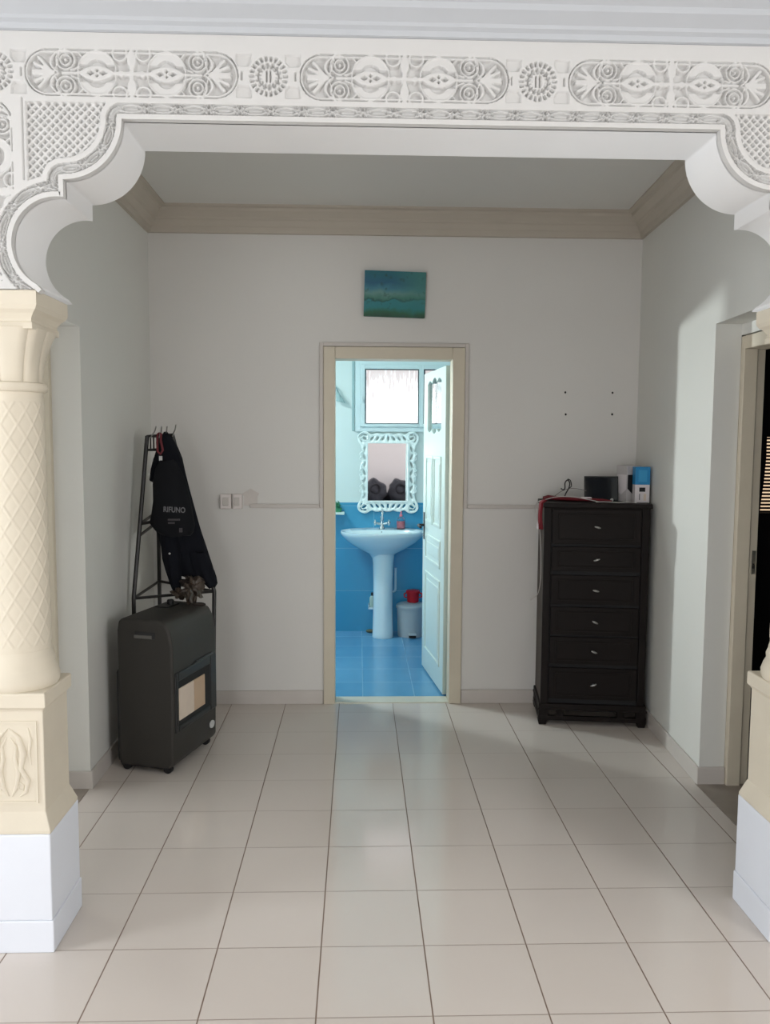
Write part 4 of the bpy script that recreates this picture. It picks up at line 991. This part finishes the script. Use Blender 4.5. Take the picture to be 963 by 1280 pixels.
cp = thing('red_pot', 'glossy red plastic pot standing on the lid of the grey pedal bin', 'pot', (.455, 6.84, .28))
MB().lathe([(.040, .280), (.048, .285), (.050, .30), (.052, .355), (.058, .362), (.059, .376), (.050, .384), (.01, .386)], .455, 6.84, 32).build('pot_body', 'redp', cp, smooth=40)
for s_ in (-1, 1):
    MB().tube(smooth_path([(.455+s_*.050, 6.82, .362), (.455+s_*.072, 6.815, .355), (.455+s_*.070, 6.815, .330), (.455+s_*.050, 6.82, .325)]), .006, 8).build('pot_handle', 'redp', cp, smooth=40)
cd_ = tag(MB().box(.085, .20, BY-.10, BY-.008, .205, .222).box(.085, .091, BY-.10, BY-.008, .222, .245).build('wall_caddy', 'ceramic', bevel=0.003), 'low white wall shelf partly hidden behind the basin pedestal', 'shelf')
bo = thing('bottle', 'pale bottle with a dark cap on the low shelf behind the pedestal', 'bottle', (.118, BY-.055, .222))
MB().lathe([(.020, .222), (.023, .23), (.023, .30), (.012, .315), (.010, .318)], .118, BY-.055, 20).build('bottle_body', mat('pale_bottle', (176, 196, 184), .35), bo, smooth=40)
MB().lathe([(.012, .316), (.012, .34), (.008, .343)], .118, BY-.055, 16).build('cap', 'black', bo)
tag(MB().tube(smooth_path([(.315, BY-.03, .55), (.315, BY-.03, .40), (.312, BY-.03, .36), (.30, BY-.012, .34)]), .010, 10).build('waste_pipe', 'ceramic'), 'short white waste pipe behind the basin pedestal on its right', 'pipe')
tag(MB().ball((.10, BY-.06, .014), .035, .03, .014, 14, 8).build('floor_cloth', mat('ochre_sponge', (96, 96, 74), .9)), 'small ochre sponge on the floor left behind the pedestal', 'sponge')
fn = MB(); rs = []  # plain grey cone fixed to the wall, purpose unknown
for t_, r in ((0, .010), (.3, .014), (.7, .026), (1, .036), (1.02, .033)):
    c = Vector((-.195+.045*t_, BY-.045, 2.06-.12*t_)); rs.append([(c.x+r*math.cos(a), c.y+r*.7*math.sin(a), c.z-.25*r*math.cos(a)) for a in [2*PI*k/20 for k in range(20)]])
fn.rings(rs); fn.tube([(-.20, BY-.045, 2.06), (-.205, BY, 2.08)], .008, 8)
tag(fn.build('cone_fitting', mat('grey_green_metal', (150, 176, 176), .5), smooth=40), 'small grey cone shaped wall fitting high at the left edge of the bathroom view', 'wall lamp')

# ------------------------------------------------------------------ front room behind the camera (seen in the mirror)
sf = thing('sofa', 'charcoal fabric sofa reflected at the bottom of the ornate mirror', 'sofa', (.55, -1.85, 0))
MB().box(-.45, 1.55, -2.25, -1.35, .08, .42).build('seat_base', 'sofa', sf, bevel=0.03)
MB().box(-.45, 1.55, -2.28, -2.10, .08, .62).build('backrest', 'sofa', sf, bevel=0.04)
for x in (-.38, 1.48):
    for y in (-2.2, -1.42): MB().lathe([(.025, 0), (.03, .1)], x, y, 16).build('leg', 'iron', sf)
def bump(k0): 
    return lambda d: 1+.07*math.sin(6*d[0]+k0)+.05*math.sin(9*d[2]+d[0]*4)
for (x, z, rx, rz_, rot, lab) in ((.29, .66, .24, .24, .0, 'crumpled dark grey fleece cushion, the left one reflected in the mirror'), (.77, .66, .22, .24, .0, 'rounded dark grey fleece cushion, the right one reflected in the mirror')):
    cu_ = thing('cushion', lab, 'cushion', (x, -1.95, .42), 0, 'cushions on the sofa behind')
    MB().ball((x, -1.93, z), rx, .13, rz_, 28, 20, bump(x*5)).build('cover', 'cushion', cu_, smooth=60)
    q = MB(); pts = [(x+.03+.085*math.cos(a), -1.93+.0, z+.06+.085*math.sin(a)) for a in [2*PI*k/24 for k in range(24)]]
    q.tube([(p_[0], -1.815, p_[2]) for p_ in pts], .022, 8, closed=True); q.build('ring_pattern', 'cushion_ring', cu_, smooth=60)

# ------------------------------------------------------------------ light
def area(name, loc, target, sx, sy, power, rgb=(1, 1, 1), spread=180):
    l = bpy.data.lights.new(name, 'AREA'); l.shape = 'RECTANGLE'; l.size = sx; l.size_y = sy; l.energy = power; l.color = rgb; l.spread = math.radians(spread)
    o = bpy.data.objects.new(name, l); COL.objects.link(o); o.location = loc
    o.rotation_euler = (Vector(target)-Vector(loc)).to_track_quat('-Z', 'Y').to_euler(); return o
area('daylight_window_left', (-2.67, 1.78, 1.45), (0, 1.78, 1.45), .55, 1.7, LP[0], (.93, .97, 1.0))
area('daylight_window_behind', (-1.4, -2.27, 1.35), (-1.2, 2, 1.3), 1.7, 2.0, LP[1], (1.0, .992, .98))
area('daylight_bathroom_left', (-2.06, 6.73, 1.845), (1.64, 4.1, 1.75), .12, .12, LP[2], (.90, .98, .97), 75)
area('daylight_window_right', (3.07, -.3, 1.55), (-1, 1.2, 1.3), 1.7, 1.4, LP[3], (1.0, .992, .975))
area('daylight_side_room_left', (-2.9, 3.9, 1.4), (0, 3.9, 1.2), 1.2, 1.6, LP[4], (.93, .97, 1.0))
area('fill_light_bathroom', (-1.2, 6.0, 2.62), (-.9, 6.1, 0), .4, .4, LP[5], (.88, .98, 1.0))  # added fill light to brighten the bathroom, no real lamp there
wd = bpy.data.worlds.new('world'); scn.world = wd; wd.use_nodes = True
wd.node_tree.nodes['Background'].inputs[0].default_value = (.75, .85, 1, 1); wd.node_tree.nodes['Background'].inputs[1].default_value = .3
scn.view_settings.view_transform = 'Standard'; scn.view_settings.look = 'None'; scn.view_settings.gamma = 1; scn.view_settings.use_curve_mapping = False
scn.view_settings.exposure = EXPO
scn.cycles.max_bounces = 10; scn.cycles.diffuse_bounces = 6; scn.cycles.glossy_bounces = 4
